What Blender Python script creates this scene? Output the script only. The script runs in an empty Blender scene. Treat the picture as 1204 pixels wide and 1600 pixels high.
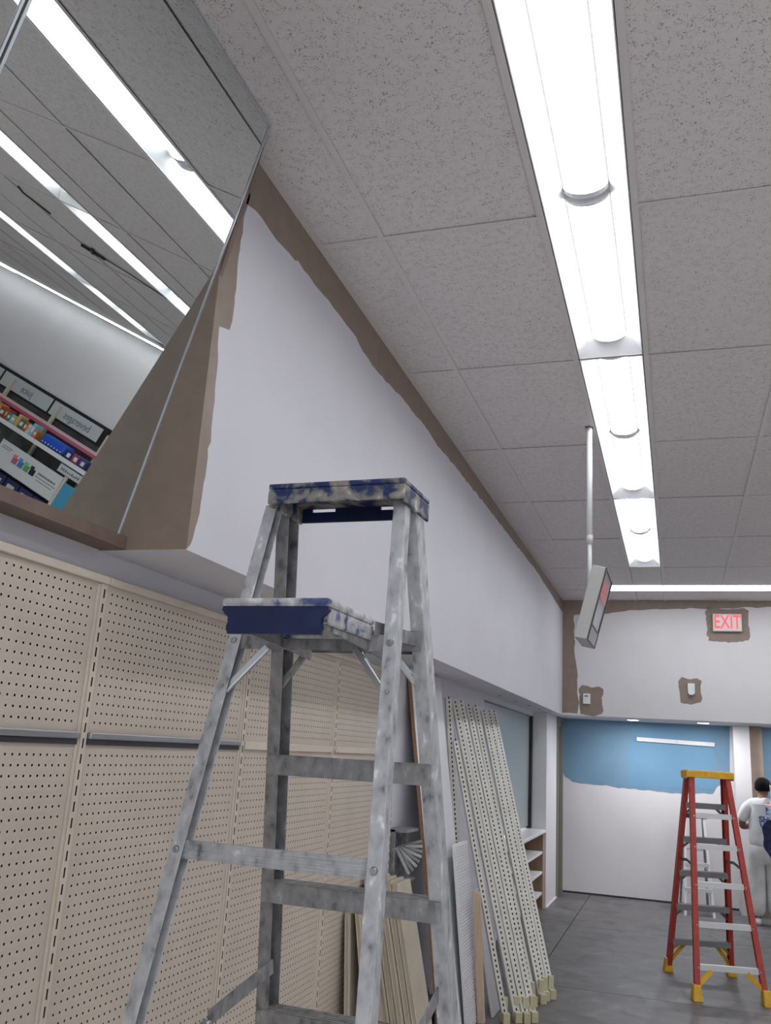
import bpy, bmesh, math, random
from mathutils import Vector, Matrix
from mathutils.bvhtree import BVHTree
random.seed(7)
SC = bpy.context.scene
COL = SC.collection

# ------------------------------------------------------------------ camera, world, exposure
CAMZ = 1.586
cam_d = bpy.data.cameras.new('camera'); cam = bpy.data.objects.new('camera', cam_d); COL.objects.link(cam)
cr = Vector((0.95043725, 0.3055209, 0.05767163)); cu = Vector((0.0267649, -0.26519811, 0.96382239)); cf = Vector((-0.30976229, 0.91450912, 0.2602314))
M = Matrix.Identity(4)
for i in range(3):
    M[i][0] = cr[i]; M[i][1] = cu[i]; M[i][2] = -cf[i]
M[2][3] = CAMZ
cam.matrix_world = M
cam_d.sensor_fit = 'HORIZONTAL'; cam_d.sensor_width = 36.0; cam_d.lens = 40.781; cam_d.clip_start = 0.02; cam_d.clip_end = 100
SC.camera = cam
world = bpy.data.worlds.new('world'); SC.world = world; world.use_nodes = True
world.node_tree.nodes['Background'].inputs[0].default_value = (0.6, 0.62, 0.66, 1)
world.node_tree.nodes['Background'].inputs[1].default_value = 1.7
SC.view_settings.view_transform = 'Standard'; SC.view_settings.look = 'None'
SC.view_settings.gamma = 1.0; SC.view_settings.use_curve_mapping = False
SC.view_settings.exposure = 0.95
SC.cycles.max_bounces = 10; SC.cycles.diffuse_bounces = 6; SC.cycles.glossy_bounces = 5
SC.cycles.sample_clamp_indirect = 6.0; SC.cycles.caustics_reflective = False; SC.cycles.caustics_refractive = False
SC.cycles.use_denoising = True
LAMP = 6.5            # emission strength of the fluorescent lenses
DOWN_W = 6.0        # watts of each recessed downlight over the back wall
LAMP_COL = (0.94, 0.97, 1.0)

# ------------------------------------------------------------------ materials
def hx(s):
    v = [int(s[i:i+2], 16) / 255 for i in (0, 2, 4)]
    return tuple(c / 12.92 if c <= .04045 else ((c + .055) / 1.055) ** 2.4 for c in v)

def newmat(name, col, rough=.6, metal=0., spec=.4):
    m = bpy.data.materials.new(name); m.use_nodes = True
    b = m.node_tree.nodes['Principled BSDF']
    b.inputs['Base Color'].default_value = (*col, 1); b.inputs['Roughness'].default_value = rough
    b.inputs['Metallic'].default_value = metal; b.inputs['Specular IOR Level'].default_value = spec
    return m

def nd(m, t, **kw):
    n = m.node_tree.nodes.new(t)
    for k, v in kw.items(): setattr(n, k, v)
    return n

def coords(m, world_space=False):
    if world_space:
        return nd(m, 'ShaderNodeNewGeometry').outputs['Position']
    return nd(m, 'ShaderNodeTexCoord').outputs['Object']

def noisy(name, stops, scale=10., detail=4., rough=.6, metal=0., bump=0., bscale=None, stretch=(1, 1, 1), ws=False, spec=.4, dist=0.):
    """colour ramp over noise: wear, grain and mottling that belong to the surface itself"""
    m = newmat(name, stops[0][1], rough, metal, spec); nt = m.node_tree; L = nt.links
    b = nt.nodes['Principled BSDF']
    mp = nd(m, 'ShaderNodeMapping'); mp.inputs['Scale'].default_value = stretch
    L.new(coords(m, ws), mp.inputs[0])
    n = nd(m, 'ShaderNodeTexNoise'); n.inputs['Scale'].default_value = scale; n.inputs['Detail'].default_value = detail
    n.inputs['Distortion'].default_value = dist
    L.new(mp.outputs[0], n.inputs['Vector'])
    r = nd(m, 'ShaderNodeValToRGB'); e = r.color_ramp.elements
    while len(e) < len(stops): e.new(.5)
    for q, (p, c) in zip(e, stops): q.position = p; q.color = (*c, 1)
    L.new(n.outputs['Fac'], r.inputs[0]); L.new(r.outputs[0], b.inputs['Base Color'])
    if bump:
        n2 = nd(m, 'ShaderNodeTexNoise'); n2.inputs['Scale'].default_value = bscale or scale * 6; n2.inputs['Detail'].default_value = 3
        L.new(mp.outputs[0], n2.inputs['Vector'])
        bp = nd(m, 'ShaderNodeBump'); bp.inputs['Strength'].default_value = bump; bp.inputs['Distance'].default_value = .004
        L.new(n2.outputs['Fac'], bp.inputs['Height']); L.new(bp.outputs[0], b.inputs['Normal'])
    return m

def emit(name, col, s):
    m = bpy.data.materials.new(name); m.use_nodes = True; nt = m.node_tree
    nt.nodes.remove(nt.nodes['Principled BSDF'])
    e = nt.nodes.new('ShaderNodeEmission'); e.inputs[0].default_value = (*col, 1); e.inputs[1].default_value = s
    nt.links.new(e.outputs[0], nt.nodes['Material Output'].inputs[0]); return m

W_WALL = noisy('wall_paint', [(.3, (.62, .61, .655)), (.7, (.645, .635, .68))], 3, 2, .75, bump=.06, bscale=220, ws=True)
W_FAR = noisy('far_wall_paint', [(.3, (.65, .63, .645)), (.7, (.68, .66, .675))], 3, 2, .7, bump=.06, bscale=200, ws=True)
BROWN = noisy('taupe_paint', [(.3, (.235, .178, .143)), (.7, (.275, .21, .172))], 14, 4, .5, bump=.15, bscale=160, ws=True)
BROWN_D = noisy('brown_trim', [(.3, (.15, .098, .082)), (.7, (.19, .13, .105))], 14, 4, .55, ws=True)
BLUE = noisy('blue_paint', [(.3, (.145, .262, .375)), (.7, (.17, .295, .41))], 3, 3, .6, ws=True)
BLUE2 = noisy('blue_paint_patch', [(.3, (.13, .272, .415)), (.7, (.15, .30, .44))], 3, 3, .6, ws=True)
FLOORM = noisy('concrete', [(.30, (.085, .08, .081)), (.48, (.125, .118, .12)), (.60, (.14, .133, .135)), (.72, (.19, .182, .183))], 4.5, 12, .45, bump=.08, bscale=60, ws=True, dist=.9)
BOUNCE_VINYL = noisy('pale_bounce_vinyl', [(.3, (.60, .575, .545)), (.7, (.66, .635, .60))], 5, 4, .4, ws=True)
JOINT = newmat('joint_dark', (.04, .038, .04), .9)
TBAR = newmat('grid_metal', (.66, .63, .635), .6)
ALU = noisy('worn_aluminium', [(.28, (.17, .17, .18)), (.38, (.35, .355, .37)), (.52, (.45, .455, .475)), (.63, (.50, .505, .52)), (.70, (.74, .73, .75))], 42, 10, .48, .3, .12, 60, (1, 1, .55), ws=True)
ALU_D = noisy('dull_aluminium', [(.28, (.12, .117, .12)), (.40, (.225, .22, .225)), (.58, (.29, .285, .295)), (.67, (.34, .335, .345)), (.74, (.60, .59, .60))], 42, 10, .5, .3, .1, 60, (1, 1, .6), ws=True)
STEEL = newmat('zinc_steel', (.55, .56, .58), .35, .9)
RIVET = newmat('rivet_steel', (.40, .40, .42), .3, .9)
BLUEPL = noisy('blue_plastic_splattered', [(.34, (.007, .017, .09)), (.43, (.012, .026, .10)), (.46, (.045, .052, .09)), (.54, (.20, .19, .19)), (.62, (.27, .245, .22)), (.70, (.48, .47, .47))], 24, 11, .5, dist=.5, ws=True, bump=.2, bscale=50)
BLUEPL2 = noisy('blue_plastic', [(.35, (.005, .010, .045)), (.6, (.007, .014, .066)), (.75, (.014, .022, .07))], 16, 6, .45, ws=True)
PAINTCRUST = noisy('dried_paint_crust', [(.30, (.02, .04, .15)), (.40, (.10, .12, .22)), (.45, (.33, .33, .36)), (.55, (.44, .43, .44)), (.66, (.64, .63, .64))], 26, 10, .6, dist=.4, ws=True, bump=.25, bscale=50)
RED = noisy('red_fiberglass', [(.3, (.34, .035, .03)), (.7, (.42, .055, .042))], 30, 3, .45, ws=True)
YELLOW = noisy('yellow_plastic', [(.3, (.62, .33, .02)), (.7, (.74, .43, .035))], 25, 4, .5, ws=True)
LIGHTALU = newmat('clean_aluminium', (.66, .66, .67), .45, .25)
GREYSTEP = newmat('grey_step', (.21, .205, .21), .5, .3)
PEG = noisy('beige_enamel', [(.3, (.49, .425, .36)), (.7, (.535, .465, .395))], 6, 3, .5, ws=True)
PEGTRIM = noisy('cream_enamel', [(.3, (.56, .485, .41)), (.7, (.61, .53, .45))], 8, 3, .42, ws=True)
DARKHOLE = newmat('dark_void', (.012, .011, .011), .9)
RAIL = newmat('metal_rail', (.42, .42, .44), .3, .8)
RAIL_SHADOW = newmat('rail_shadow', (.05, .048, .055), .5)
WHITEM = newmat('white_enamel', (.72, .72, .73), .35)
WHITEB = noisy('white_melamine', [(.3, (.66, .655, .68)), (.7, (.70, .695, .72))], 5, 2, .4, ws=True)
PARTICLE = noisy('particle_board_edge', [(.3, (.22, .12, .07)), (.7, (.32, .19, .12))], 90, 4, .8, ws=True)
WOODEND = noisy('brown_woodgrain', [(.3, (.21, .125, .08)), (.7, (.27, .17, .115))], 8, 6, .6, stretch=(6, 6, .6), ws=True)
WOODL = noisy('pale_wood', [(.3, (.50, .37, .26)), (.7, (.60, .46, .34))], 8, 6, .6, stretch=(8, 8, .5), ws=True)
WOODL2 = noisy('pine_side', [(.3, (.34, .25, .19)), (.7, (.42, .32, .25))], 8, 6, .6, stretch=(8, 8, .5), ws=True)
SHELFTAN = noisy('tan_shelf_enamel', [(.3, (.40, .35, .275)), (.7, (.46, .405, .32))], 7, 3, .5, ws=True)
UPR = noisy('bone_enamel', [(.3, (.57, .55, .50)), (.7, (.66, .64, .595))], 9, 3, .4, ws=True)
UPRY = noisy('yellowed_enamel', [(.3, (.50, .455, .28)), (.7, (.58, .54, .36))], 20, 3, .5, ws=True)
BLACK = newmat('black_plastic', (.012, .012, .013), .45)
DGREY = newmat('dark_grey_plastic', (.05, .05, .055), .4)
OFFW = newmat('offwhite_plastic', (.58, .57, .54), .45)
BOXGREY = newmat('display_housing', (.44, .435, .42), .5)
SCREEN = newmat('grey_screen', (.22, .22, .24), .2)
REDLED = emit('red_led', (1.0, .30, .30), .25)
REDTXT = emit('exit_letters', (1.0, .16, .20), .55)
PINKF = emit('exit_face', (1.0, .88, .86), .33)
OLIVE = newmat('olive_frame', (.215, .205, .175), .5)
OLIVE_D = newmat('olive_frame_dark', (.15, .145, .13), .5)
SKIN = newmat('skin', (.22, .115, .075), .55)
HAIR = noisy('black_hair', [(.3, (.004, .0035, .0035)), (.7, (.010, .009, .009))], 60, 3, .85, spec=.1)
TSHIRT = noisy('white_tshirt', [(.3, (.62, .62, .64)), (.7, (.72, .72, .74))], 8, 3, .85, bump=.3, bscale=14)
PANTS = noisy('painter_trousers', [(.3, (.48, .48, .48)), (.6, (.62, .62, .62)), (.8, (.70, .70, .69))], 7, 5, .85, bump=.5, bscale=12)
NAVY = noisy('navy_cloth', [(.3, (.010, .014, .045)), (.7, (.03, .04, .10))], 50, 4, .9, bump=.4, bscale=60)
PALEBLUE = noisy('pale_blue_cloth', [(.3, (.34, .44, .60)), (.7, (.44, .53, .68))], 20, 3, .9)
LOGOB = newmat('print_blue', (.07, .12, .34), .7)
LOGOR = newmat('print_red', (.62, .35, .36), .7)
TXTGREY = newmat('sign_lettering', (.16, .165, .17), .6)
SIGNW = newmat('sign_face', (.50, .52, .54), .5)
FRAMEM = newmat('mirror_edge_strip', (.50, .53, .56), .35, .5)
MIRROR = newmat('mirror_silver', (.76, .80, .79), .0, 1.0)
REFLECT = newmat('white_reflector', (.86, .87, .90), .4)
LENS = emit('fluorescent_lens', LAMP_COL, LAMP)
SOCKET = newmat('lampholder_grey', (.74, .74, .76), .5)
LENS_GAP = newmat('lens_gap_grey', (.30, .30, .31), .5)
DLIGHT = emit('downlight_lens', (1, .97, .92), 5.0)
DRYWALL = newmat('cut_edge_white', (.68, .67, .68), .7)
# acoustic tile: pale mineral fibre with pinholes and short fissures
TILE = newmat('acoustic_tile', (.55, .53, .535), .9, 0, .1)
def _tile():
    nt = TILE.node_tree; L = nt.links; b = nt.nodes['Principled BSDF']; P = coords(TILE, True)
    n1 = nd(TILE, 'ShaderNodeTexNoise'); n1.inputs['Scale'].default_value = 215; n1.inputs['Detail'].default_value = 1.5; n1.inputs['Distortion'].default_value = .7; L.new(P, n1.inputs['Vector'])
    n = nd(TILE, 'ShaderNodeTexNoise'); n.inputs['Scale'].default_value = 36; n.inputs['Detail'].default_value = 2; L.new(P, n.inputs['Vector'])
    r1 = nd(TILE, 'ShaderNodeValToRGB'); r1.color_ramp.elements[0].position = .56; r1.color_ramp.elements[1].position = .68; L.new(n1.outputs['Fac'], r1.inputs[0])
    r2 = nd(TILE, 'ShaderNodeValToRGB'); r2.color_ramp.elements[0].position = .38; r2.color_ramp.elements[1].position = .60; L.new(n.outputs['Fac'], r2.inputs[0])
    mu = nd(TILE, 'ShaderNodeMath', operation='MULTIPLY'); L.new(r1.outputs[0], mu.inputs[0]); L.new(r2.outputs[0], mu.inputs[1])
    mx = nd(TILE, 'ShaderNodeMix', data_type='RGBA'); L.new(mu.outputs[0], mx.inputs['Factor'])
    mx.inputs['A'].default_value = (.705, .67, .675, 1); mx.inputs['B'].default_value = (.23, .20, .19, 1)
    L.new(mx.outputs['Result'], b.inputs['Base Color'])
    bp = nd(TILE, 'ShaderNodeBump'); bp.invert = True; bp.inputs['Strength'].default_value = .5; bp.inputs['Distance'].default_value = .002
    L.new(mu.outputs[0], bp.inputs['Height']); L.new(bp.outputs[0], b.inputs['Normal'])
_tile()
CLEAR = bpy.data.materials.new('clear_glass'); CLEAR.use_nodes = True
_n = CLEAR.node_tree; _n.nodes.remove(_n.nodes['Principled BSDF']); _t = _n.nodes.new('ShaderNodeBsdfTransparent'); _t.inputs[0].default_value = (.9, .92, .92, 1); _n.links.new(_t.outputs[0], _n.nodes['Material Output'].inputs[0])
GLASS = newmat('frosted_glass', (.36, .43, .45), .28, 0, .5)
GLASS.node_tree.nodes['Principled BSDF'].inputs['Transmission Weight'].default_value = .12

# ------------------------------------------------------------------ mesh helpers
def wloc(o):
    v = Vector((0, 0, 0))
    while o is not None:
        v += o.location; o = o.parent
    return v

def tag(o, label=None, cat=None, group=None, kind=None):
    if label: o['label'] = label
    if cat: o['category'] = cat
    if group: o['group'] = group
    if kind: o['kind'] = kind
    return o

def thing(name, label, cat, loc, group=None):
    o = bpy.data.objects.new(name, None); COL.objects.link(o); o.location = loc; o.empty_display_size = .05
    return tag(o, label, cat, group)

class MB:
    def __init__(s): s.v = []; s.f = []; s.sm = []
    def add(s, vs, fs, smooth=False):
        k = len(s.v); s.v += [Vector(x) for x in vs]
        for f in fs: s.f.append([i + k for i in f]); s.sm.append(smooth)
        return s
    def box(s, lo, hi):
        a, b = lo, hi
        vs = [(x, y, z) for z in (a[2], b[2]) for y in (a[1], b[1]) for x in (a[0], b[0])]
        return s.add(vs, [(0, 2, 3, 1), (4, 5, 7, 6), (0, 1, 5, 4), (2, 6, 7, 3), (0, 4, 6, 2), (1, 3, 7, 5)])
    def hexa(s, vs):      # 4 bottom corners in order, 4 top corners
        return s.add(vs, [(3, 2, 1, 0), (4, 5, 6, 7), (0, 1, 5, 4), (1, 2, 6, 5), (2, 3, 7, 6), (3, 0, 4, 7)])
    def bar(s, p, q, w, h, up=(0, 0, 1)):
        p = Vector(p); q = Vector(q); d = (q - p).normalized(); a = d.cross(Vector(up))
        if a.length < 1e-4: a = d.cross(Vector((0, 1, 0)))
        a.normalize(); b = a.cross(d).normalized(); a = a * w / 2; b = b * h / 2
        return s.hexa([p - a - b, p + a - b, p + a + b, p - a + b, q - a - b, q + a - b, q + a + b, q - a + b])
    def extr(s, prof, P, Q, A, B):   # 2D profile swept from P to Q, A and B carry the profile axes
        P = Vector(P); Q = Vector(Q); A = Vector(A); B = Vector(B); n = len(prof)
        vs = [P + A * a + B * b for a, b in prof] + [Q + A * a + B * b for a, b in prof]
        return s.add(vs, [list(range(n))[::-1], list(range(n, 2 * n))] + [(i, (i + 1) % n, n + (i + 1) % n, n + i) for i in range(n)])
    def prism(s, pts, d):            # polygon pushed along d
        n = len(pts); d = Vector(d); pts = [Vector(p) for p in pts]
        return s.add(pts + [p + d for p in pts], [list(range(n))[::-1], list(range(n, 2 * n))] + [(i, (i + 1) % n, n + (i + 1) % n, n + i) for i in range(n)])
    def tube(s, pts, r, n=10):
        pts = [Vector(p) for p in pts]; R = r if isinstance(r, (list, tuple)) else [r] * len(pts); vs = []
        t0 = (pts[1] - pts[0]).normalized(); a = t0.cross(Vector((0, 0, 1)))
        if a.length < 1e-3: a = Vector((1, 0, 0))
        a.normalize()
        for i, p in enumerate(pts):
            t = (pts[min(i + 1, len(pts) - 1)] - pts[max(i - 1, 0)]).normalized()
            a = (a - t * a.dot(t)).normalized(); b = t.cross(a)
            vs += [p + (a * math.cos(u) + b * math.sin(u)) * R[i] for u in (2 * math.pi * j / n for j in range(n))]
        k = len(s.v); s.v += vs
        for i in range(len(pts) - 1):
            for j in range(n):
                s.f.append([k + i * n + j, k + i * n + (j + 1) % n, k + (i + 1) * n + (j + 1) % n, k + (i + 1) * n + j]); s.sm.append(True)
        s.f.append([k + j for j in range(n)][::-1]); s.sm.append(False)
        s.f.append([k + (len(pts) - 1) * n + j for j in range(n)]); s.sm.append(False)
        return s
    def rot(s, ang, c):
        R = Matrix.Rotation(ang, 3, 'Z'); c = Vector(c); s.v = [R @ (p - c) + c for p in s.v]; return s
    def build(s, name, mat, parent=None, bevel=0, label=None, cat=None, group=None, kind=None, loc=None, fix=True):
        if parent is not None: o0 = wloc(parent)
        elif loc is not None: o0 = Vector(loc)
        else:
            xs = [p.x for p in s.v]; ys = [p.y for p in s.v]
            o0 = Vector(((min(xs) + max(xs)) / 2, (min(ys) + max(ys)) / 2, min(p.z for p in s.v)))
        me = bpy.data.meshes.new(name); me.from_pydata([tuple(p - o0) for p in s.v], [], s.f)
        me.polygons.foreach_set('use_smooth', s.sm)
        if fix:
            bm = bmesh.new(); bm.from_mesh(me); bmesh.ops.recalc_face_normals(bm, faces=bm.faces); bm.to_mesh(me); bm.free()
        me.materials.append(mat); me.update()
        o = bpy.data.objects.new(name, me); COL.objects.link(o)
        if parent is not None: o.parent = parent
        else: o.location = o0
        if bevel:
            b = o.modifiers.new('bevel', 'BEVEL'); b.width = bevel; b.segments = 2; b.limit_method = 'ANGLE'
        return tag(o, label, cat, group, kind)

def S(name, mb, mat, **k): return mb.build(name, mat, kind='structure', **k)
def box(lo, hi): return MB().box(lo, hi)
def copy_to(o, loc, parent=None, scale=None, name=None):
    c = o.copy(); COL.objects.link(c); c.parent = parent; c.location = loc
    if scale: c.scale = scale
    return c

def letters(body, size, mat, parent, loc, rot, extrude=.002, align='LEFT', sx=1.0, name='lettering', bold=0.):
    cu_ = bpy.data.curves.new(name, 'FONT'); cu_.body = body; cu_.size = size; cu_.extrude = extrude
    cu_.offset = bold; cu_.align_x = align; cu_.align_y = 'CENTER'; cu_.materials.append(mat)
    t_ = bpy.data.objects.new(name, cu_); COL.objects.link(t_)
    me = bpy.data.meshes.new_from_object(t_.evaluated_get(bpy.context.evaluated_depsgraph_get())); bpy.data.objects.remove(t_); bpy.data.curves.remove(cu_)
    if not me.materials: me.materials.append(mat)
    o = bpy.data.objects.new(name, me); COL.objects.link(o); o.parent = parent
    o.location = Vector(loc) - (wloc(parent) if parent else Vector()); o.rotation_euler = rot; o.scale = (sx, 1, 1)
    return o

H = 3.446; HB = 2.083; XW = -1.56; XB = -1.276; YE = 2.07; YF = 10.70; YB = 11.75; XR = 8.0; YK = -4.2; YS = 8.2; XS = 3.2

# ------------------------------------------------------------------ floor: sawn concrete slabs
floor = S('floor', box((XW - .9, YK, -.12), (XR, YB + .1, -.012)), JOINT, loc=(0, 0, 0))
xs = [XW - .9, -1.05, 1.7, 3.6, 5.6, XR]; ys = [YK, -1.0, 2.0, 4.55, 7.05, 9.55, YB + .1]
for i in range(len(xs) - 1):
    for j in range(len(ys) - 1):
        box((xs[i] + .004, ys[j] + .004, -.012), (xs[i+1] - .004, ys[j+1] - .004, 0)).build('concrete_slab' if i < 2 and j > 2 else 'added_bounce_sheet', FLOORM if i < 2 and j > 2 else BOUNCE_VINYL, floor)  # unseen pale vinyl sheets are added to bounce light onto the ceiling

# ------------------------------------------------------------------ walls
wl = MB().box((XW - .12, YK, 0), (XW, 7.54, HB)).box((XW - .12, 7.54, 0), (XW, 10.35, .10)).box((XW - .12, 7.54, 2.035), (XW, 10.35, HB)).box((XW - .12, 10.35, 0), (XW, YB, HB))
S('wall_left', wl, W_WALL, loc=(XW, 4, 0))
S('wall_left_column', box((XW, 10.35, 0), (-1.405, 11.24, HB)), W_FAR, bevel=.004)
blk = S('wall_bulkhead', box((XW - .12, YE, HB), (XB, YF, H)), W_WALL, loc=(XB, 6, HB))
S('wall_left_upper', box((XW - .12, YK, HB), (XW, YE, H)), W_WALL)
far = S('wall_far', MB().box((XB, YF, HB), (XS, YB, H)).box((XW - .12, YF, HB), (XB, YB, H)), W_FAR, loc=(0, YF, HB))
back = S('wall_back', box((XW - .12, YB, 0), (XS, YB + .1, HB)), W_FAR, loc=(0, YB, 0))
S('wall_far_side', box((XS, YS + .1, 0), (XS + .1, YB + .1, H)), W_FAR)
S('wall_far_right', box((XS, YS, 0), (XR, YS + .1, H)), W_FAR)
S('wall_right', box((XR, YK, 0), (XR + .1, YS + .1, H)), W_FAR)
rw = S('wall_rear', MB().box((XW - .12, YK - .1, 0), (XR + .1, YK, .35)).box((XW - .12, YK - .1, 3.15), (XR + .1, YK, H)).box((XW - .12, YK - .1, .35), (-1.2, YK, 3.15)).box((7.6, YK - .1, .35), (XR + .1, YK, 3.15)), W_FAR)
sf = S('added_fill_window', MB().box((-1.2, YK - .06, .35), (7.6, YK - .05, 3.15)), CLEAR)   # unseen glazed front added behind the camera, lets in sky to brighten the ceiling
m = MB()
for k in range(9): m.box((-1.2 + k * 1.1 - .03, YK - .09, .35), (-1.2 + k * 1.1 + .03, YK - .02, 3.15))
m.build('added_window_mullion', DGREY, sf)

# ragged brown and blue paint films (thin, with their own brushed outline)
def paint(name, pts, nrm, mat, parent, jit=.004, step=.03, keep=()):
    """closed outline pts (world), subdivided and jittered in its plane, extruded 1.5 mm along nrm"""
    out = []; n = len(pts); nrm = Vector(nrm)
    for i in range(n):
        a = Vector(pts[i]); b = Vector(pts[(i + 1) % n]); L = (b - a).length
        k = max(1, int(L / step)) if i not in keep else 1
        t = (b - a).normalized(); side = t.cross(nrm)
        for j in range(k):
            p = a.lerp(b, j / k)
            if j: p = p + side * random.uniform(-jit, jit) * (1 + 1.5 * (random.random() > .85)) + t * random.uniform(-.3, .3) * step
            out.append(p)
    return MB().prism(out, nrm * .0015).build(name, mat, parent)

low = [(2.09, 3.22), (2.247, 3.275), (2.411, 3.268), (2.652, 3.288), (2.859, 3.294), (3.023, 3.298), (3.226, 3.300), (3.32, 3.276), (3.459, 3.268), (3.709, 3.286), (3.99, 3.302), (4.388, 3.312), (4.678, 3.300), (5.165, 3.318), (6.06, 3.335), (7.145, 3.345), (8.63, 3.36), (9.6, 3.33), (10.55, 3.30), (10.56, 2.10), (10.69, 2.09), (10.69, H - .002), (2.09, H - .002)]
low2 = low[:19] + [(10.64, 3.30), (10.69, 3.30)] + low[21:]
paint('brown_paint_band', [(XB, y, z) for y, z in low2], (1, 0, 0), BROWN, blk, .005, .045, keep=(19, 20, 21, 22))
crn = [(2.0685, 2.085), (2.086, 2.10), (2.115, 2.2), (2.124, 2.343), (2.125, 2.488), (2.12, 2.635), (2.102, 2.78), (2.165, 2.80), (2.174, 2.834), (2.173, 2.977), (2.168, 3.058), (2.172, 3.2), (2.20, 3.30), (2.0685, 3.36)]
paint('brown_paint_band', [(XB, y, z) for y, z in crn], (1, 0, 0), BROWN, blk, .003, .025, keep=(13,))
MB().prism([(XW, YE, HB + .001), (XB, YE, HB + .001), (XB, YE, H - .001), (XW, YE, H - .001)], (0, -.002, 0)).build('painted_return', BROWN, blk)
q = [(XB + .001, YF, HB + .02), (-1.10, YF, HB + .02), (-1.095, YF, 2.3), (-1.10, YF, 2.6), (-1.125, YF, 2.75), (-1.135, YF, 3.0), (-1.14, YF, 3.265), (-.92, YF, 3.31), (-.75, YF, 3.285), (-.5, YF, 3.33), (0, YF, 3.35), (.5, YF, 3.36), (1.1, YF, 3.38), (3.1, YF, 3.38), (3.1, YF, H - .001), (XB + .001, YF, H - .001)]
paint('brown_paint_band', q, (0, -1, 0), BROWN, far, .008, .06, keep=(13, 14, 15))
def patch(x0, x1, z0, z1, y=YF):
    pts = [(x0 + .02, y, z0), ((x0+x1)/2, y, z0 - .02), (x1 - .02, y, z0 + .01), (x1, y, z0 + .05), (x1 - .015, y, (z0+z1)/2), (x1, y, z1 - .03), (x1 - .05, y, z1), ((x0+x1)/2, y, z1 - .015), (x0 + .04, y, z1 + .01), (x0, y, z1 - .04), (x0 + .01, y, (z0+z1)/2)]
    paint('brown_paint_patch', pts, (0, -1, 0), BROWN, far, .006, .03)
patch(.355, .825, 2.985, 3.365); patch(.035, .29, 2.275, 2.555); patch(-1.085, -.80, 2.10, 2.425)
# blue upper part of the back wall above the white roller edge
def bw(pts): return [(860 + x / 3.5, 900 + y / 3.5) for x, y in pts]
bx = [(-1.405, 1.46), (-1.36, 1.36), (-1.27, 1.305), (-1.0, 1.285), (-.75, 1.275), (-.45, 1.262), (-.28, 1.262), (-.10, 1.250), (.15, 1.262), (.40, 1.275), (.45, 1.36), (.55, 1.42), (.60, 1.50), (.62, 2.083), (-1.405, 2.083)]
paint('blue_paint_field', [(x, YB, z) for x, z in bx], (0, -1, 0), BLUE, back, .008, .05, keep=(12, 13, 14))
paint('blue_paint_patch', [(x, YB - .0015, z) for x, z in [(-.57, 1.30), (.42, 1.32), (.43, 2.02), (-.57, 2.04)]], (0, -1, 0), BLUE2, back, .01, .06)
paint('blue_paint_field', [(.96, YB, .0), (3.1, YB, 0), (3.1, YB, 2.083), (.96, YB, 2.083)], (0, -1, 0), BLUE, back, 0, 9)
S('wall_back_column', box((.64, 11.38, 0), (.815, YB, HB)), W_FAR, bevel=.003)
S('trim_1', box((.815, 11.45, 0), (.955, YB, HB)), BROWN)
S('baseboard_far', box((-1.40, YB - .012, 0), (.64, YB, .02)), JOINT)
S('baseboard_left', box((-1.405, 10.40, 0), (-1.39, 11.22, .012)), DRYWALL)
# white rail on the blue wall
r = thing('wall_rail', 'long white rail fixed across the blue part of the back wall', 'rail', (-.015, YB - .004, 1.83))
MB().bar((-.475, YB - .016, 1.872), (.442, YB - .016, 1.852), .024, .05).build('rail_board', WHITEM, r, bevel=.003)
for x in (-.4, 0, .37): MB().tube([(x, YB - .032, 1.862), (x, YB - .027, 1.862)], .006, 8).build('screw', RIVET, r)

# door in the left wall next to the back wall: olive frame and leaf
d = S('door_1', box((-1.52, 11.30, .005), (-1.475, 11.68, 1.98)), OLIVE_D, loc=(-1.4, 11.5, 0))
fr = MB()
for y0, y1, x1 in ((11.24, 11.285, -1.385), (11.285, 11.30, -1.40), (11.68, 11.695, -1.40), (11.695, YB - .001, -1.385)): fr.box((-1.56, y0, 0), (x1, y1, 2.03))
fr.box((-1.56, 11.24, 2.03), (-1.385, YB - .001, HB)); fr.box((-1.56, 11.285, 1.98), (-1.40, 11.695, 2.03))
fr.build('door_frame', OLIVE, d)
MB().tube([(-1.475, 11.62, 1.0), (-1.43, 11.62, 1.0), (-1.43, 11.56, 1.0)], .01, 8).build('door_handle', STEEL, d)

# pass-through window with frosted glass
w = S('window_1', MB().box((XW - .045, 7.56, .84), (XW - .035, 10.28, 2.03)), GLASS, loc=(XW, 9, .84))
MB().box((XW - .06, 10.28, .82), (XW - .005, 10.35, 2.035)).build('window_jamb', BLACK, w)
MB().box((XW - .06, 7.54, 2.027), (XW - .012, 10.30, 2.035)).build('window_head', OLIVE, w)
S('wall_pharmacy', box((XW - .9, 7.4, 0), (XW - .85, 10.5, HB)), W_FAR)
sc_ = MB()
for x, y in ((-1.46, 7.72), (-1.44, 8.45), (-1.41, 9.05), (-1.40, 9.75)): sc_.tube([(x, y, HB + .001), (x, y, HB - .003)], .016, 10)
sc_.build('screw_cap', JOINT, blk)

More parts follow.
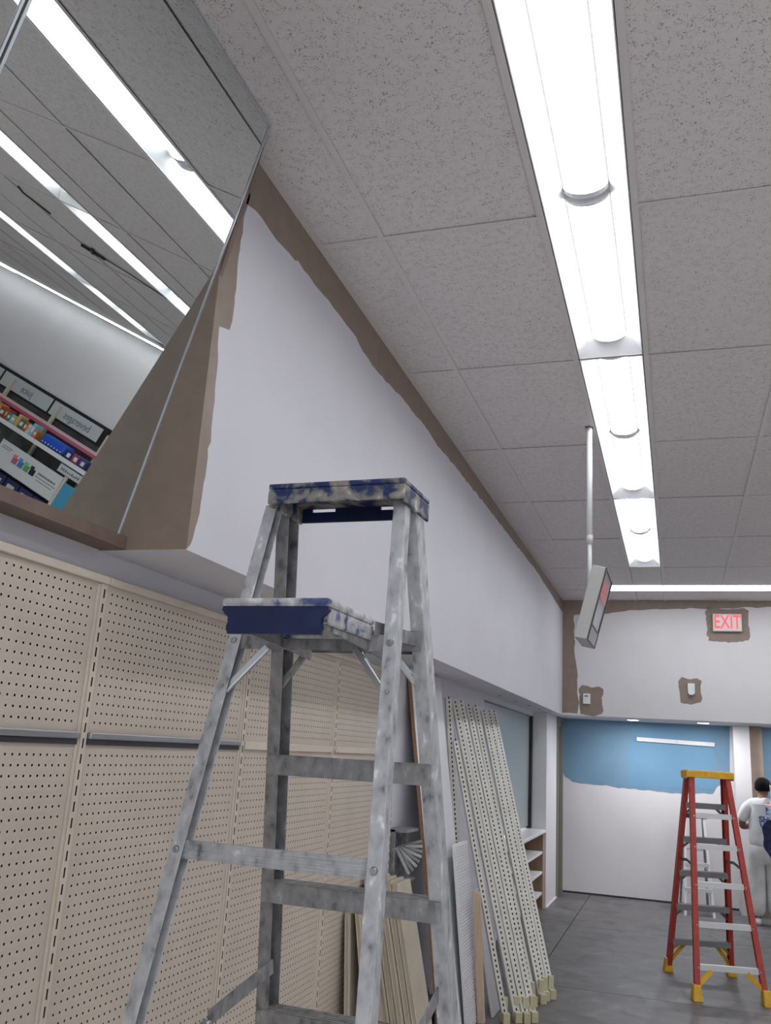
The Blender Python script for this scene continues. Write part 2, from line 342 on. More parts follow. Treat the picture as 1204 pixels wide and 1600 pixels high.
# ------------------------------------------------------------------ ceiling: lay-in tiles on a grid
XT = [(-1.274, -1.01), (-1.01, -.40), (-.10, .51), (.51, 1.12), (1.12, 1.42), (1.72, 2.33), (2.33, 2.94), (2.94, 3.55), (3.85, 4.46), (4.46, 5.07), (5.07, 5.68), (5.68, 6.29), (6.29, 6.90), (6.90, 7.51), (7.51, 8.0)]
YT = [2.745 + 1.2135 * k for k in range(-6, 6)]
YT = [YK] + [y for y in YT if y < 8.9] + [9.72]
ceil = S('ceiling', box((XW - .12, YK, H + .13), (XR, YB, H + .18)), JOINT, loc=(0, 4, H))
tm = {}
def tile(x0, x1, y0, y1):
    w_, l_ = round(x1 - x0 - .006, 3), round(y1 - y0 - .006, 3)
    if (w_, l_) not in tm:
        m_ = MB(); a, b = w_ / 2, l_ / 2
        m_.hexa([(-a, -b, .0), (a, -b, .0), (a, b, .0), (-a, b, .0), (-a, -b, .02), (a, -b, .02), (a, b, .02), (-a, b, .02)])
        o = m_.build('ceiling_tile', TILE, loc=(0, 0, 0)); tm[(w_, l_)] = o; o.parent = ceil
    else:
        o = tm[(w_, l_)].copy(); COL.objects.link(o)
    o.location = (x0 / 2 + x1 / 2, y0 / 2 + y1 / 2 - 4, .003 + random.uniform(-.0012, .0012))
    o.rotation_euler = (random.uniform(-.002, .002), 0, 0)
for x0, x1 in XT:
    rows = YT if x0 < XS - .3 else [y for y in YT if y < 7.7] + [YS - .16]
    for y0, y1 in zip(rows, rows[1:]): tile(x0, x1, y0, y1)
    if x0 < 3.2: tile(x0, x1, 10.02, YF)
tile(-.40, -.10, 8.78, 9.72); tile(1.42, 1.72, 8.78, 9.72); tile(-.40, -.10, 10.02, YF); tile(1.42, 1.72, 10.02, YF); tile(-1.274, -.70, 9.72, 10.02)
gb = MB().box((-.012, 0, -.002), (.012, 1, 0)).build('grid_bar', TBAR, loc=(0, 0, 0)); gb.parent = ceil
first = [True]
def bar_y(x, y0, y1):
    o = gb if first[0] else gb.copy()
    if not first[0]: COL.objects.link(o)
    first[0] = False
    o.location = (x, y0 - 4, 0); o.scale = (1, y1 - y0, 1)
def bar_x(y, x0, x1):
    o = gb.copy(); COL.objects.link(o); o.location = (x0, y - 4, -.0005); o.rotation_euler = (0, 0, -math.pi / 2); o.scale = (.75, x1 - x0, 1)
for x in (-1.01, -.412, -.088, .51, 1.12, 1.41, 1.73, 2.33, 2.94): bar_y(x, YK, YF)
bar_y(-1.262, YE, YF)
for x in (3.54, 3.86, 4.46, 5.07, 5.68, 6.29, 6.9, 7.51): bar_y(x, YK, YS - .5)
for y in YT[1:-1] + [9.71, 10.03]:
    e = 3.2 if y > 7.5 else 8.0
    for a, b in ((-1.274, -.412), (-.088, 1.41), (1.73, 3.54), (3.86, 8.0)):
        if a < e: bar_x(y, a, min(b, e))
bar_y(3.19, 7.7, YF)

# ------------------------------------------------------------------ recessed fluorescent fixtures
def fixture(xc, y0, y1, label, group, along='y'):
    """8 ft trough: housing, two sloped reflectors, end plates, two rounded lenses and a lampholder between them"""
    t = thing('ceiling_light', label, 'light', (xc, (y0 + y1) / 2, H), group)
    def p(a, l, z): return (xc + a, l, H + z)
    hw = .143; L0, L1 = y0 + .006, y1 - .006; ym = (y0 + y1) / 2
    h = MB()
    h.box(p(-hw, L0, .085), p(hw, L1, .095)); h.box(p(-hw - .004, L0, .001), p(-hw, L1, .095)); h.box(p(hw, L0, .001), p(hw + .004, L1, .095))
    h.box(p(-hw, L0 - .003, .001), p(hw, L0, .095)); h.box(p(-hw, L1, .001), p(hw, L1 + .003, .095))
    h.build('housing', WHITEM, t)
    for s in (-1, 1):
        MB().hexa([p(s * hw, L0, .003), p(s * .078, L0, .078), p(s * .078, L1, .078), p(s * hw, L1, .003), p(s * hw, L0, .006), p(s * .078, L0, .082), p(s * .078, L1, .082), p(s * hw, L1, .006)]).build('reflector', REFLECT, t)
    for s, ye in ((1, L0), (-1, L1)):
        MB().hexa([p(-hw, ye, .003), p(hw, ye, .003), p(.085, ye + s * .11, .078), p(-.085, ye + s * .11, .078), p(-hw, ye, .007), p(hw, ye, .007), p(.085, ye + s * .11, .082), p(-.085, ye + s * .11, .082)]).build('end_reflector', REFLECT, t)
    for a, b in ((L0 + .09, ym - .02), (ym + .02, L1 - .09)):
        m = MB(); n = 10; vs = []
        for l in (a, b):
            for i in range(n + 1):
                u = math.pi * i / n; vs.append(p(-.074 * math.cos(u), l, .080 - .042 * math.sin(u)))
        m.add(vs, [(i, i + 1, n + 2 + i, n + 1 + i) for i in range(n)], True)
        m.add([p(-.074, a, .083), p(.074, a, .083), p(.074, b, .083), p(-.074, b, .083)], [(0, 1, 2, 3)])
        m.build('lens', LENS, t, fix=False)
        tr = MB()
        for s in (-1, 1): tr.box(p(s * .0765 - .0032, a, .074), p(s * .0765 + .0032, b, .0795))
        tr.build('lens_gap_line', LENS_GAP, t)  # grey strips drawn in for the dark gap between lens and reflector
    for a, b, rr in ((ym - .045, ym - .018, .079), (ym + .018, ym + .03, .079), (L0 + .075, L0 + .092, .08), (L1 - .092, L1 - .075, .08)):
        m = MB(); n = 10; vs = []
        for l in (a, b):
            for i in range(n + 1):
                u = math.pi * i / n; vs.append(p(-rr * math.cos(u), l, .081 - .047 * math.sin(u)))
            vs += [p(rr, l, .086), p(-rr, l, .086)]
        k = n + 3
        m.add(vs, [list(range(k)), list(range(k, 2 * k))[::-1]] + [(i, k + i, k + (i + 1) % k, (i + 1) % k) for i in range(k)])
        m.build('lampholder', SOCKET, t)
    return t
ends = [(-3.32, -.905), (-.895, 1.52), (1.53, 3.945), (3.955, 6.36), (6.37, 8.775)]
G = 'recessed fluorescent ceiling fixtures'
L1 = ['hindmost, behind the camera', 'over the camera just behind the frame', 'largest in view, at the top of the photo', 'second of the row in view, beside the hanging pole', 'last and smallest of the row, towards the exit sign']
L2 = ['fifth from the far end', 'fourth from the far end', 'third from the far end', 'second from the far end', 'at the far end']
for i, (a, b) in enumerate(ends):
    fixture(-.25, a, b, 'white trough light by the bulkhead, ' + L1[i], G)
    fixture(1.57, a, b, 'white trough light of the second row, ' + L2[i], G)
    fixture(3.70, a, min(b, 7.62), 'white trough light in the third row, ' + L2[i], G)
for i, (a, b) in enumerate(ends[:4]):
    fixture(5.98, a + .3, b + .3, 'white trough light in the fourth row, ' + L2[i + 1], G)
# perimeter strips running across
def strip(x0, x1, y0, label, wd=.28, mat=None):
    t = thing('perimeter_light', label, 'light', ((x0 + x1) / 2, y0 + wd / 2, H), 'perimeter strip lights')
    MB().box((x0, y0, H), (x1, y0 + wd, H + .08)).build('housing', WHITEM, t)
    k = max(1, round((x1 - x0) / 1.22)); dx = (x1 - x0) / k
    for i in range(k): MB().box((x0 + i * dx + .004, y0 + .015, H - .012), (x0 + (i + 1) * dx - .004, y0 + wd - .015, H)).build('lens', mat or LENS2, t, bevel=.004)
    return t
LENS2 = emit('strip_lens', LAMP_COL, LAMP * .75)
strip(-.70, 3.1, 9.73, 'long white strip light across the ceiling before the exit sign wall')
strip(3.3, XR - .1, 7.93, 'thin white strip light along the far store wall seen in the mirror', .10, emit('dim_strip_lens', LAMP_COL, 5.0))

# ------------------------------------------------------------------ slanted mirrors over the pegboard
def mx(z, off=0.): return -1.50 + (z - 2.121) * .335 / 1.287 + off
def mirror(y0, y1, label):
    t = thing('mirror', label, 'mirror', (-1.5, (y0 + y1) / 2, 2.121), 'slanted wall mirrors')
    z0, z1 = 2.122, 3.440
    def slab(ya, yb, za, zb, o0, o1): 
        return [(mx(za, o0), ya, za), (mx(za, o0), yb, za), (mx(zb, o0), yb, zb), (mx(zb, o0), ya, zb), (mx(za, o1), ya, za), (mx(za, o1), yb, za), (mx(zb, o1), yb, zb), (mx(zb, o1), ya, zb)]
    MB().hexa(slab(y0 + .007, y1 - .007, z0 + .008, z1 - .006, -.006, 0)).build('mirror_pane', MIRROR, t)
    f = MB(); f.hexa(slab(y0, y0 + .007, z0, z1, -.008, .003)); f.hexa(slab(y1 - .006, y1, z0, z1, -.008, .003)); f.hexa(slab(y0, y1, z1 - .006, z1, -.008, .003)); f.hexa(slab(y0, y1, z0, z0 + .007, -.008, .004))
    f.build('mirror_frame', FRAMEM, t)
    MB().hexa(slab(y0, y1, z0, z1, -.030, -.009)).build('backing_board', BROWN_D, t)
    return t
mirror(1.165, YE - .003, 'large slanted mirror right of the divider, reflecting the ceiling lights and shelves')
mirror(.255, 1.158, 'slanted mirror left of the divider, only its corner in view')
S('trim_3', box((XW, YK, 2.086), (-1.470, YE - .001, 2.121)), BROWN_D)
S('trim_4', MB().prism([(mx(2.955, -.022), YE, 2.955), (XB + .0005, YE, 2.93), (mx(3.44, -.012), YE, 3.44), (mx(3.44, -.035), YE, 3.44)], (0, .016, 0)), BROWN_D)

# ------------------------------------------------------------------ pegboard bays on the left wall
PW, PITCH = .892, .0254
def perf(nx, nz, w_, h_):
    m = MB(); ox = (w_ - nx * PITCH) / 2; oz = (h_ - nz * PITCH) / 2; rr = .0035; vs = []; fs = []
    for j in range(nz + 1):
        for i in range(nx + 1): vs.append((0, -w_ / 2 + ox + i * PITCH, oz + j * PITCH))
    for j in range(nz):
        for i in range(nx):
            c = (-w_ / 2 + ox + (i + .5) * PITCH, oz + (j + .5) * PITCH); k = len(vs)
            for q_ in range(8):
                u = math.pi / 8 + q_ * math.pi / 4; vs.append((0, c[0] + rr * math.cos(u), c[1] + rr * math.sin(u)))
            a = j * (nx + 1) + i; b = a + 1; d_ = a + nx + 1; e_ = d_ + 1
            # octagon: 0 ENE 1 NNE 2 NNW 3 WNW 4 WSW 5 SSW 6 SSE 7 ESE
            fs += [(b, e_, k + 0, k + 7), (e_, d_, k + 2, k + 1), (d_, a, k + 4, k + 3), (a, b, k + 6, k + 5), (e_, k + 1, k + 0), (d_, k + 3, k + 2), (a, k + 5, k + 4), (b, k + 7, k + 6)]
    m.add(vs, fs)
    y0, y1 = -w_ / 2, w_ / 2; ya, yb = y0 + ox, y0 + ox + nx * PITCH; za, zb = oz, oz + nz * PITCH
    for (p0, p1, q0, q1) in ((y0, y1, 0, za), (y0, y1, zb, h_), (y0, ya, za, zb), (yb, y1, za, zb)):
        m.add([(0, p0, q0), (0, p1, q0), (0, p1, q1), (0, p0, q1)], [(0, 1, 2, 3)])
    return m
XP = -1.520; UY = [1.1175, 2.055, 2.9925, 3.93, 4.8675]
proto = {}
def bay(y0, y1, label, metal_rail):
    yc = (y0 + y1) / 2; w_ = y1 - y0 - .046
    t = thing('pegboard_bay', label, 'shelving', (XP, yc, 0), 'beige pegboard wall bays')
    for nm, z0, h_, nz in (('upper_panel', 1.578, .412, 15), ('lower_panel', .14, 1.412, 54)):
        if nm not in proto: proto[nm] = perf(34, nz, w_, h_).build(nm, PEG, t, loc=None, fix=False); o = proto[nm]; me = o.data
        else: o = bpy.data.objects.new(nm, proto[nm].data); COL.objects.link(o); o.parent = t
        if o is proto[nm]:
            # meshes are modelled about the bay's own origin
            me.vertices.foreach_set('co', [c for v in me.vertices for c in (v.co.x + XP, v.co.y + yc, v.co.z)])
        o.location = (0, 0, z0)
    MB().box((XP - .014, y0 + .023, .12), (XP - .012, y1 - .022, 2.0)).build('hole_shade_sheet', DARKHOLE, t)  # near-black sheet stands in for the shade behind the peg holes
    MB().box((XP - .016, y0 + .0255, 1.984), (XP + .010, y1 + .022, 2.007)).build('top_cap', PEGTRIM, t, bevel=.003)
    if metal_rail:
        MB().box((XP + .001, y0 + .023, 1.562), (XP + .016, y1 - .021, 1.580)).build('rail', RAIL, t, bevel=.003)
        MB().box((XP + .001, y0 + .023, 1.547), (XP + .006, y1 - .021, 1.562)).build('rail_shadow', RAIL_SHADOW, t)  # dark strip painted in for the shadow under the metal rail
    else:
        MB().box((XP + .001, y0 + .023, 1.549), (XP + .010, y1 - .021, 1.578)).build('rail', PEGTRIM, t, bevel=.003)
    MB().box((XP - .014, y0 + .023, 0), (XP + .02, y1 + .022, .13)).build('kick_plate', PEGTRIM, t)
    # upright at the far end of the bay, with its column of slots
    u = MB(); s = .022
    u.box((XP - .014, y1 - s, 0), (XP + .004, y1 + s, 1.983)); u.box((XP + .004, y1 - .011, 0), (XP + .009, y1 + .011, 1.983))
    u.build('upright', PEGTRIM, t, bevel=.002)
    sl = MB()
    for k in range(48): sl.box((XP + .0085, y1 - .0028, .04 + k * .0405), (XP + .0095, y1 + .0028, .065 + k * .0405))
    sl.build('upright_slots', DARKHOLE, t)
bay(UY[0] - .9375, UY[0], 'beige pegboard bay behind the camera side, out of frame', True)
bay(UY[0], UY[1], 'beige pegboard bay at the left edge of the photo with metal rail', True)
bay(UY[1], UY[2], 'beige pegboard bay left of the aluminium ladder with metal rail', True)
bay(UY[2], UY[3], 'beige pegboard bay behind the aluminium ladder with cream rail', False)
bay(UY[3], UY[4], 'farthest beige pegboard bay, behind the leaning tan shelves', False)

# ------------------------------------------------------------------ step ladders
def chan(f, d, t, s):    # C channel, web towards side s: (u, v) outline
    return [(0, -d / 2), (-s * f, -d / 2), (-s * f, -d / 2 + t), (-s * t, -d / 2 + t), (-s * t, d / 2 - t), (-s * f, d / 2 - t), (-s * f, d / 2), (0, d / 2)]

class Lad:
    def __init__(s, x0, y0, th, zt, fr, re): s.c = (x0, y0); s.th = th; s.zt = zt; s.par = {'B': fr, 'A': re}; s.U = Vector((math.cos(th), math.sin(th), 0)); s.V = Vector((-math.sin(th), math.cos(th), 0))
    def at(s, u, v, z): return Vector((s.c[0], s.c[1], 0)) + s.U * u + s.V * v + Vector((0, 0, z))
    def uv(s, pair, side, z):
        w, k, v, sl = s.par[pair]; dz = s.zt - z; vv = v + sl * dz
        return side * (w + k * dz), (vv if pair == 'B' else -vv)
    def pt(s, pair, side, z, du=0, dv=0):
        u, v = s.uv(pair, side, z); return s.at(u + du, v + dv, z)
    def rail(s, pair, side, z0, z1, f, d, t=.003, off=0.):
        return MB().extr(chan(f, d, t, side), s.pt(pair, side, z0, side * off), s.pt(pair, side, z1, side * off), s.U, s.V)
    def xbar(s, pair, z, h, d, inset=0., dv=0.):    # cross bar from rail to rail
        u0, v = s.uv(pair, -1, z); u1, _ = s.uv(pair, 1, z); m = MB()
        ps = [s.at(a, v + dv + b, z + c) for c in (-h / 2, h / 2) for a, b in ((u0 + inset, -d / 2), (u1 - inset, -d / 2), (u1 - inset, d / 2), (u0 + inset, d / 2))]
        return m.hexa(ps)
    def lbox(s, m, u0, u1, v0, v1, z0, z1):
        return m.hexa([s.at(a, b, c) for c in (z0, z1) for a, b in ((u0, v0), (u1, v0), (u1, v1), (u0, v1))])
    def tread(s, pair, z, depth, lip, inset):
        u0, v = s.uv(pair, -1, z); u1 = -u0; m = MB(); a, b = u0 + inset, u1 - inset
        s.lbox(m, a, b, v - depth / 2, v + depth / 2, z - .004, z)
        for k in range(5):
            q_ = v - depth / 2 + depth * (k + .5) / 5; s.lbox(m, a, b, q_ - .004, q_ + .004, z, z + .0025)
        s.lbox(m, a, b, v - depth / 2, v - depth / 2 + .003, z - lip, z - .004); s.lbox(m, a, b, v + depth / 2 - .003, v + depth / 2, z - lip, z - .004)
        return m
    def brace(s, p, q, w=.018, h=.004, up=(0, 1, 0)): return MB().bar(p, q, w, h, up)

# --- near ladder: paint-smeared aluminium with blue top and pail shelf
A = Lad(-.769, 1.942, -.035, 2.169, (.171, .056, .035, .213), (.168, .065, .035, .221))
lad = thing('aluminium_stepladder', 'paint-smeared aluminium stepladder with blue top cap and blue pail shelf', 'ladder', (-.769, 1.942, 0))
def shelfbox(u0, u1, v0, v1, z0, z1): return A.lbox(MB(), u0, u1, v0, v1, z0, z1)
cz0, cz1 = 2.143, 2.194; cu0, cu1, cv0, cv1 = -.163, .192, -.092, .100
c = MB(); A.lbox(c, cu0, cu1, cv0, cv1, cz1 - .014, cz1)
A.lbox(c, cu0, cu1, cv0, cv0 + .008, cz0, cz1 - .014); A.lbox(c, cu0, cu0 + .008, cv0 + .008, cv1, cz0 - .004, cz1 - .014); A.lbox(c, cu1 - .008, cu1, cv0 + .008, cv1, cz0 - .008, cz1 - .014)
c.build('top_cap', BLUEPL, lad, bevel=.004)
k = MB()   # far skirt of the cap with two hand slots
sl = [(-.128, -.062), (.064, .118)]; zz = (2.170, 2.181)
A.lbox(k, cu0 + .008, cu1 - .008, cv1 - .007, cv1, cz0, zz[0]); A.lbox(k, cu0 + .008, cu1 - .008, cv1 - .007, cv1, zz[1], cz1 - .014)
ed = [cu0 + .008, sl[0][0], sl[0][1], sl[1][0], sl[1][1], cu1 - .008]
for i in (0, 2, 4): A.lbox(k, ed[i], ed[i + 1], cv1 - .007, cv1, zz[0], zz[1])
k.build('cap_skirt', BLUEPL2, lad)
for s_ in (-1, 1):
    A.rail('A', s_, 0.02, 2.150, .031, .036, off=.015).build('rear_rail', ALU, lad, bevel=.0012)
    A.rail('B', s_, 0.02, 2.150, .034, .062, off=.014).build('front_rail', ALU_D if s_ < 0 else ALU, lad, bevel=.0012)
    for pr in 'AB':
        u_, v_ = A.uv(pr, s_, .02); f = MB(); A.lbox(f, u_ - .022, u_ + .022, v_ - .036, v_ + .036, 0, .035); f.build('foot', BLACK, lad, bevel=.004)
ZS = [1.527 + .305, 1.527, 1.222, .917, .612, .307]
for z in ZS:
    A.tread('B', z + .024, .072, .046, -.008).build('step', ALU_D, lad)
    for s_ in (-1, 1):
        p = A.pt('B', s_, z + .004, s_ * -.004, -.031); MB().tube([p, p - A.V * .004], [.0065, .005], 10).build('rivet', RIVET, lad)
for i, z in enumerate((1.805, 1.357, .9, .45)):
    m = A.xbar('A', z, .036, .003, -.006, -.012 + .004)
    u0, v0 = A.uv('A', -1, z); A.lbox(m, u0, -u0, v0 - .008, v0 + .006, z + .015, z + .018)
    if i == 1:
        for dz in (-.012, 0, .012): A.lbox(m, u0 + .01, -u0 - .01, v0 - .012, v0 - .009, z + dz - .0015, z + dz + .0015)
    m.build('rear_brace', ALU if i else ALU_D, lad)
    for s_ in (-1, 1):
        p = A.pt('A', s_, z, s_ * 0, -.018); MB().tube([p, p - A.V * .005], [.0085, .006], 12).build('rivet', RIVET, lad)
z = 1.805
for s_ in (-1, 1):    # gussets under the upper brace and step
    MB().bar(A.pt('A', s_, z - .115, s_ * -.004, -.004), A.pt('A', s_, z - .012, s_ * -.085, -.004), .017, .014, (0, 1, 0)).build('gusset_brace', STEEL, lad, bevel=.003)
    MB().bar(A.pt('B', s_, z - .085, s_ * -.006, -.01), A.pt('B', s_, z + .0, s_ * -.075, -.01), .017, .012, (0, 1, 0)).build('gusset_brace', STEEL if s_ > 0 else ALU_D, lad, bevel=.003)
    p = A.pt('A', s_, z - .105, s_ * 0, -.018); MB().tube([p, p - A.V * .004], [.0065, .005], 10).build('rivet', RIVET, lad)
# lower spreaders, each a flat bar with a kink at its lock
for s_, za, zb in ((-1, 1.02, 1.02), (1, 1.0, 1.0)):
    a = A.pt('A', s_, .90, s_ * -.002, .012); b = A.pt('B', s_, 1.045, s_ * -.018, -.02); mid = a.lerp(b, .52)
    m = MB(); m.bar(a, mid - Vector((0, 0, .004)), .004, .034); m.bar(mid + Vector((0, 0, .012)) + A.U * .004, b + A.U * .004, .004, .034)
    m.build('spreader', ALU_D, lad)
    MB().tube([mid - A.U * .005 + Vector((0, 0, .004)), mid + A.U * .010 + Vector((0, 0, .004))], .006, 8).build('rivet', RIVET, lad)
# pail shelf folded out over the rear rails
tz0, tz1 = 1.808, 1.862; tu0, tu1, tv0, tv1 = -.092, .148, -.372, -.115
t = MB(); A.lbox(t, tu0, tu1, tv0, tv1, tz1 - .018, tz1)
ps = t.build('pail_shelf', PAINTCRUST, lad, bevel=.007)
t = MB()
prof = [(0, 0), (-.003, -.008), (.004, -.016), (.012, -.022), (.013, -.034), (.010, -.042), (.014, -.056), (.05, -.056)]
n0 = len(prof)
lt = [A.at(tu0 + .004 + a, tv0 + .004, tz1 - .016 + b) for a, b in prof]; rt = [A.at(tu1 - .004 - a, tv0 + .004, tz1 - .016 + b) for a, b in prof]
t.prism(lt + rt[::-1], A.V * .012)
t.build('shelf_apron', BLUEPL2, ps)
t = MB(); A.lbox(t, tu0 + .012, tu0 + .022, tv0 + .016, tv1 - .01, tz1 - .06, tz1 - .018); A.lbox(t, tu1 - .010, tu1 - .002, tv0 + .016, tv1, tz1 - .052, tz1 - .018); A.lbox(t, tu0 + .022, tu1 - .01, tv1 - .02, tv1 - .008, tz1 - .05, tz1 - .018)
t.build('shelf_side', PAINTCRUST, ps, bevel=.004)
for u_ in (tu0 + .03, tu1 - .012):
    MB().bar(A.at(u_, tv0 + .05, tz1 - .05), A.at(u_, .01, 1.79), .006, .022, (0, 0, 1)).build('shelf_link', ALU_D, lad)
MB().bar(A.at(tu1 + .01, -.14, 1.835), A.at(.185, .085, 1.838), .004, .03).build('shelf_link', ALU_D, lad)

# --- red fibreglass ladder
B = Lad(.222, 7.664, .23, 1.519, (.144, .067, .057, .245), (.139, .067, .057, .247))
red = thing('fiberglass_stepladder', 'red fiberglass stepladder with yellow top and feet on the concrete floor', 'ladder', (.222, 7.664, 0))
m = MB(); B.lbox(m, -.172, .172, -.085, .085, 1.505, 1.556); B.lbox(m, -.182, .182, -.095, -.085, 1.50, 1.55); B.lbox(m, -.182, .182, .085, .095, 1.50, 1.55); B.lbox(m, -.182, -.172, -.085, .085, 1.49, 1.55); B.lbox(m, .172, .182, -.085, .085, 1.49, 1.55)
m.build('top_cap', YELLOW, red, bevel=.006)
for s_ in (-1, 1):
    B.rail('A', s_, .03, 1.515, .040, .040, .005, .016).build('rear_rail', RED, red, bevel=.002)
    B.rail('B', s_, .03, 1.515, .036, .070, .005, .016).build('front_rail', RED, red, bevel=.002)
    for pr in 'AB':
        u_, v_ = B.uv(pr, s_, .06); u2, v2 = B.uv(pr, s_, .0); f = MB()
        f.hexa([B.at(u2 + a, v2 + b, 0) for a, b in ((-.034, -.045), (.034, -.045), (.034, .045), (-.034, .045))] + [B.at(u_ + a, v_ + b, .10) for a, b in ((-.025, -.034), (.025, -.034), (.025, .034), (-.025, .034))])
        f.build('foot', YELLOW, red, bevel=.005)
for z in (1.282, 1.02, .76, .50, .235):
    B.tread('B', z + .02, .08, .04, .006).build('step', GREYSTEP, red)
    for s_ in (-1, 1):
        MB().bar(B.pt('B', s_, z - .075, s_ * -.006), B.pt('B', s_, z - .01, s_ * -.075), .02, .01, (0, 1, 0)).build('step_brace', GREYSTEP if z > .3 else YELLOW, red)
for z in (1.22, 1.0, .74, .475, .205):
    m = B.xbar('A', z, .035, .004, .004, -.012); u0, v0 = B.uv('A', -1, z); B.lbox(m, u0 + .004, -u0 - .004, v0 - .012, v0 + .020, z + .0175, z + .0205)
    m.build('rear_brace', LIGHTALU, red)
    for s_ in (-1, 1):
        p = B.pt('A', s_, z, s_ * -.012, -.018); MB().tube([p, p - B.V * .005], .006, 8).build('rivet', RIVET, red)
for s_ in (-1, 1):
    MB().bar(B.pt('A', s_, .09, s_ * -.008, -.006), B.pt('A', s_, .19, s_ * -.105, -.006), .034, .010, (0, 1, 0)).build('yellow_brace', YELLOW, red)
    MB().bar(B.pt('B', s_, .08, s_ * -.008, -.006), B.pt('B', s_, .225, s_ * -.11, -.006), .03, .010, (0, 1, 0)).build('yellow_brace', YELLOW, red)
    a = B.pt('A', s_, .86, s_ * -.01, .012); b = B.pt('B', s_, .87, s_ * -.01, -.02); mid = a.lerp(b, .5) + Vector((0, 0, .018))
    m = MB(); m.bar(a, mid, .005, .022); m.bar(mid, b, .005, .022); m.build('spreader', DGREY, red)

# --- small aluminium ladder against the back wall
D = Lad(.165, 11.22, .10, 1.052, (.105, .05, .03, .22), (.105, .05, .03, .20))
sml = thing('small_stepladder', 'small aluminium stepladder with blue top seen through the red ladder', 'ladder', (.165, 11.22, 0))
m = MB(); D.lbox(m, -.14, .14, -.07, .07, 1.035, 1.06); D.lbox(m, -.14, .14, -.07, -.06, 1.01, 1.035); D.lbox(m, -.14, .14, .06, .07, 1.01, 1.035); m.build('top_cap', BLUEPL2, sml, bevel=.004)
for s_ in (-1, 1):
    D.rail('B', s_, .0, 1.03, .024, .03, .003, .006).build('rear_rail', ALU_D, sml); D.rail('A', s_, .0, 1.03, .026, .05, .003, .006).build('front_rail', LIGHTALU, sml)
for z in (.80, .54, .28):
    D.tread('A', z, .07, .035, .0).build('step', LIGHTALU, sml)
    if z < .7: D.xbar('B', z + .12, .02, .003).build('rear_brace', LIGHTALU, sml)
    for s_ in (-1, 1):
        MB().bar(D.pt('A', s_, z - .09, s_ * -.004), D.pt('A', s_, z - .015, s_ * -.07), .014, .006, (0, 1, 0)).build('step_brace', LIGHTALU, sml)

# ------------------------------------------------------------------ pieces leaning on the left wall
def lean(name, label, cat, y0, y1, xt, zt, xb, th, mat, group=None, edge=None, edge_label=None, bev=.001):
    """flat board spanning y0..y1, from (xb, 0) on the floor up to (xt, zt) on the wall, th thick towards the wall side"""
    n = Vector((zt, 0, -(xt - xb))).normalized() * -th
    P = [Vector((xb, y0, 0)), Vector((xb, y1, 0)), Vector((xt, y1, zt)), Vector((xt, y0, zt))]
    if n.z > 0: up = Vector((0, 0, 0))
    Q = [p + n for p in P]; dz = -min(q.z for q in P + Q)
    P = [p + Vector((0, 0, dz)) for p in P]; Q = [p + Vector((0, 0, dz)) for p in Q]
    o = MB().hexa([Q[0], P[0], P[1], Q[1], Q[3], P[3], P[2], Q[2]]).build(name, mat, bevel=bev, label=label, cat=cat, group=group)
    if edge:
        e = .002; MB().hexa([v + Vector((0, -e, 0)) for v in (Q[0], P[0])] + [P[0], Q[0]] + [v + Vector((0, -e, 0)) for v in (Q[3], P[3])] + [P[3], Q[3]]).build('board_edge', edge, o, label=edge_label)
    return o
lean('tall_board', 'tall white melamine board with raw brown edge leaning on the wall', 'board', 5.18, 5.92, -1.535, 2.062, -1.245, .022, WHITEB, edge=PARTICLE, edge_label='raw brown particle board edge')
lean('short_board', 'shorter narrow brown-edged board leaning beside the tall white board', 'board', 5.26, 5.50, -1.364, 1.006, -1.205, .018, WHITEB, edge=PARTICLE, edge_label='raw brown edge')
slat = lean('ribbed_panel', 'white ribbed panel leaning in front of the perforated uprights', 'panel', 5.62, 5.98, -1.322, 1.03, -1.205, .018, WHITEM)
m = MB(); nn = Vector((1.03, 0, .11)).normalized()
for k in range(57):
    f = .012 + k * .0173; p0 = Vector((-1.205, 5.625, 0)).lerp(Vector((-1.322, 5.625, 1.03)), f) + nn * .0012; p1 = p0 + Vector((0, .35, 0))
    m.bar(p0, p1, .003, .0145, (.1, 0, 1))
m.build('rib', WHITEB, slat)
stud = lean('timber_stud', 'short pale pine stud standing beside the white ribbed panel', 'timber', 5.86, 5.90, -1.208, .735, -1.158, .040, WOODL, edge=WOODL, edge_label='pale sawn face')
lean('white_panel', 'plain white panel leaning behind the pine stud', 'panel', 6.02, 6.30, -1.265, .72, -1.13, .016, WHITEB)
# tan shelves standing on edge against the last pegboard bay
GS = 'tan metal shelves leaning against the pegboard'
def tan(y0, xt, zt, xb, label, ln=.42, th=.028):
    o = lean('metal_shelf', label, 'shelf', y0, y0 + ln, xt, zt, xb, th, SHELFTAN, GS, bev=.004)
    n = Vector((zt, 0, -(xt - xb))).normalized()
    m = MB()
    for a in (.2, .8):
        p = Vector((xb, y0 - .002, .012)).lerp(Vector((xt, y0 - .002, zt)), .01) - n * th * a; q_ = Vector((xb, y0 - .002, .0)).lerp(Vector((xt, y0 - .002, zt)), .985) - n * th * a
        m.bar(p, q_, .004, .004)
    m.build('shelf_lip', PEGTRIM, o); return o
tan(4.20, -1.478, .83, -1.425, 'tan metal shelf standing nearest the pegboard, apart from the pack', .20, .03)
tan(4.20, -1.432, .86, -1.30, 'second tan metal shelf from the pegboard, tilted, apart from the pack', .20, .03)
names = ['innermost', 'second', 'third', 'fourth', 'outermost']
for i in range(5):
    tan(4.43 + .006 * (i % 2), -1.470 + .037 * i, .955 - .004 * i, -1.258 + .037 * i, 'tan metal shelf, ' + names[i] + ' of the leaning pack by the ladder', .22, .034)
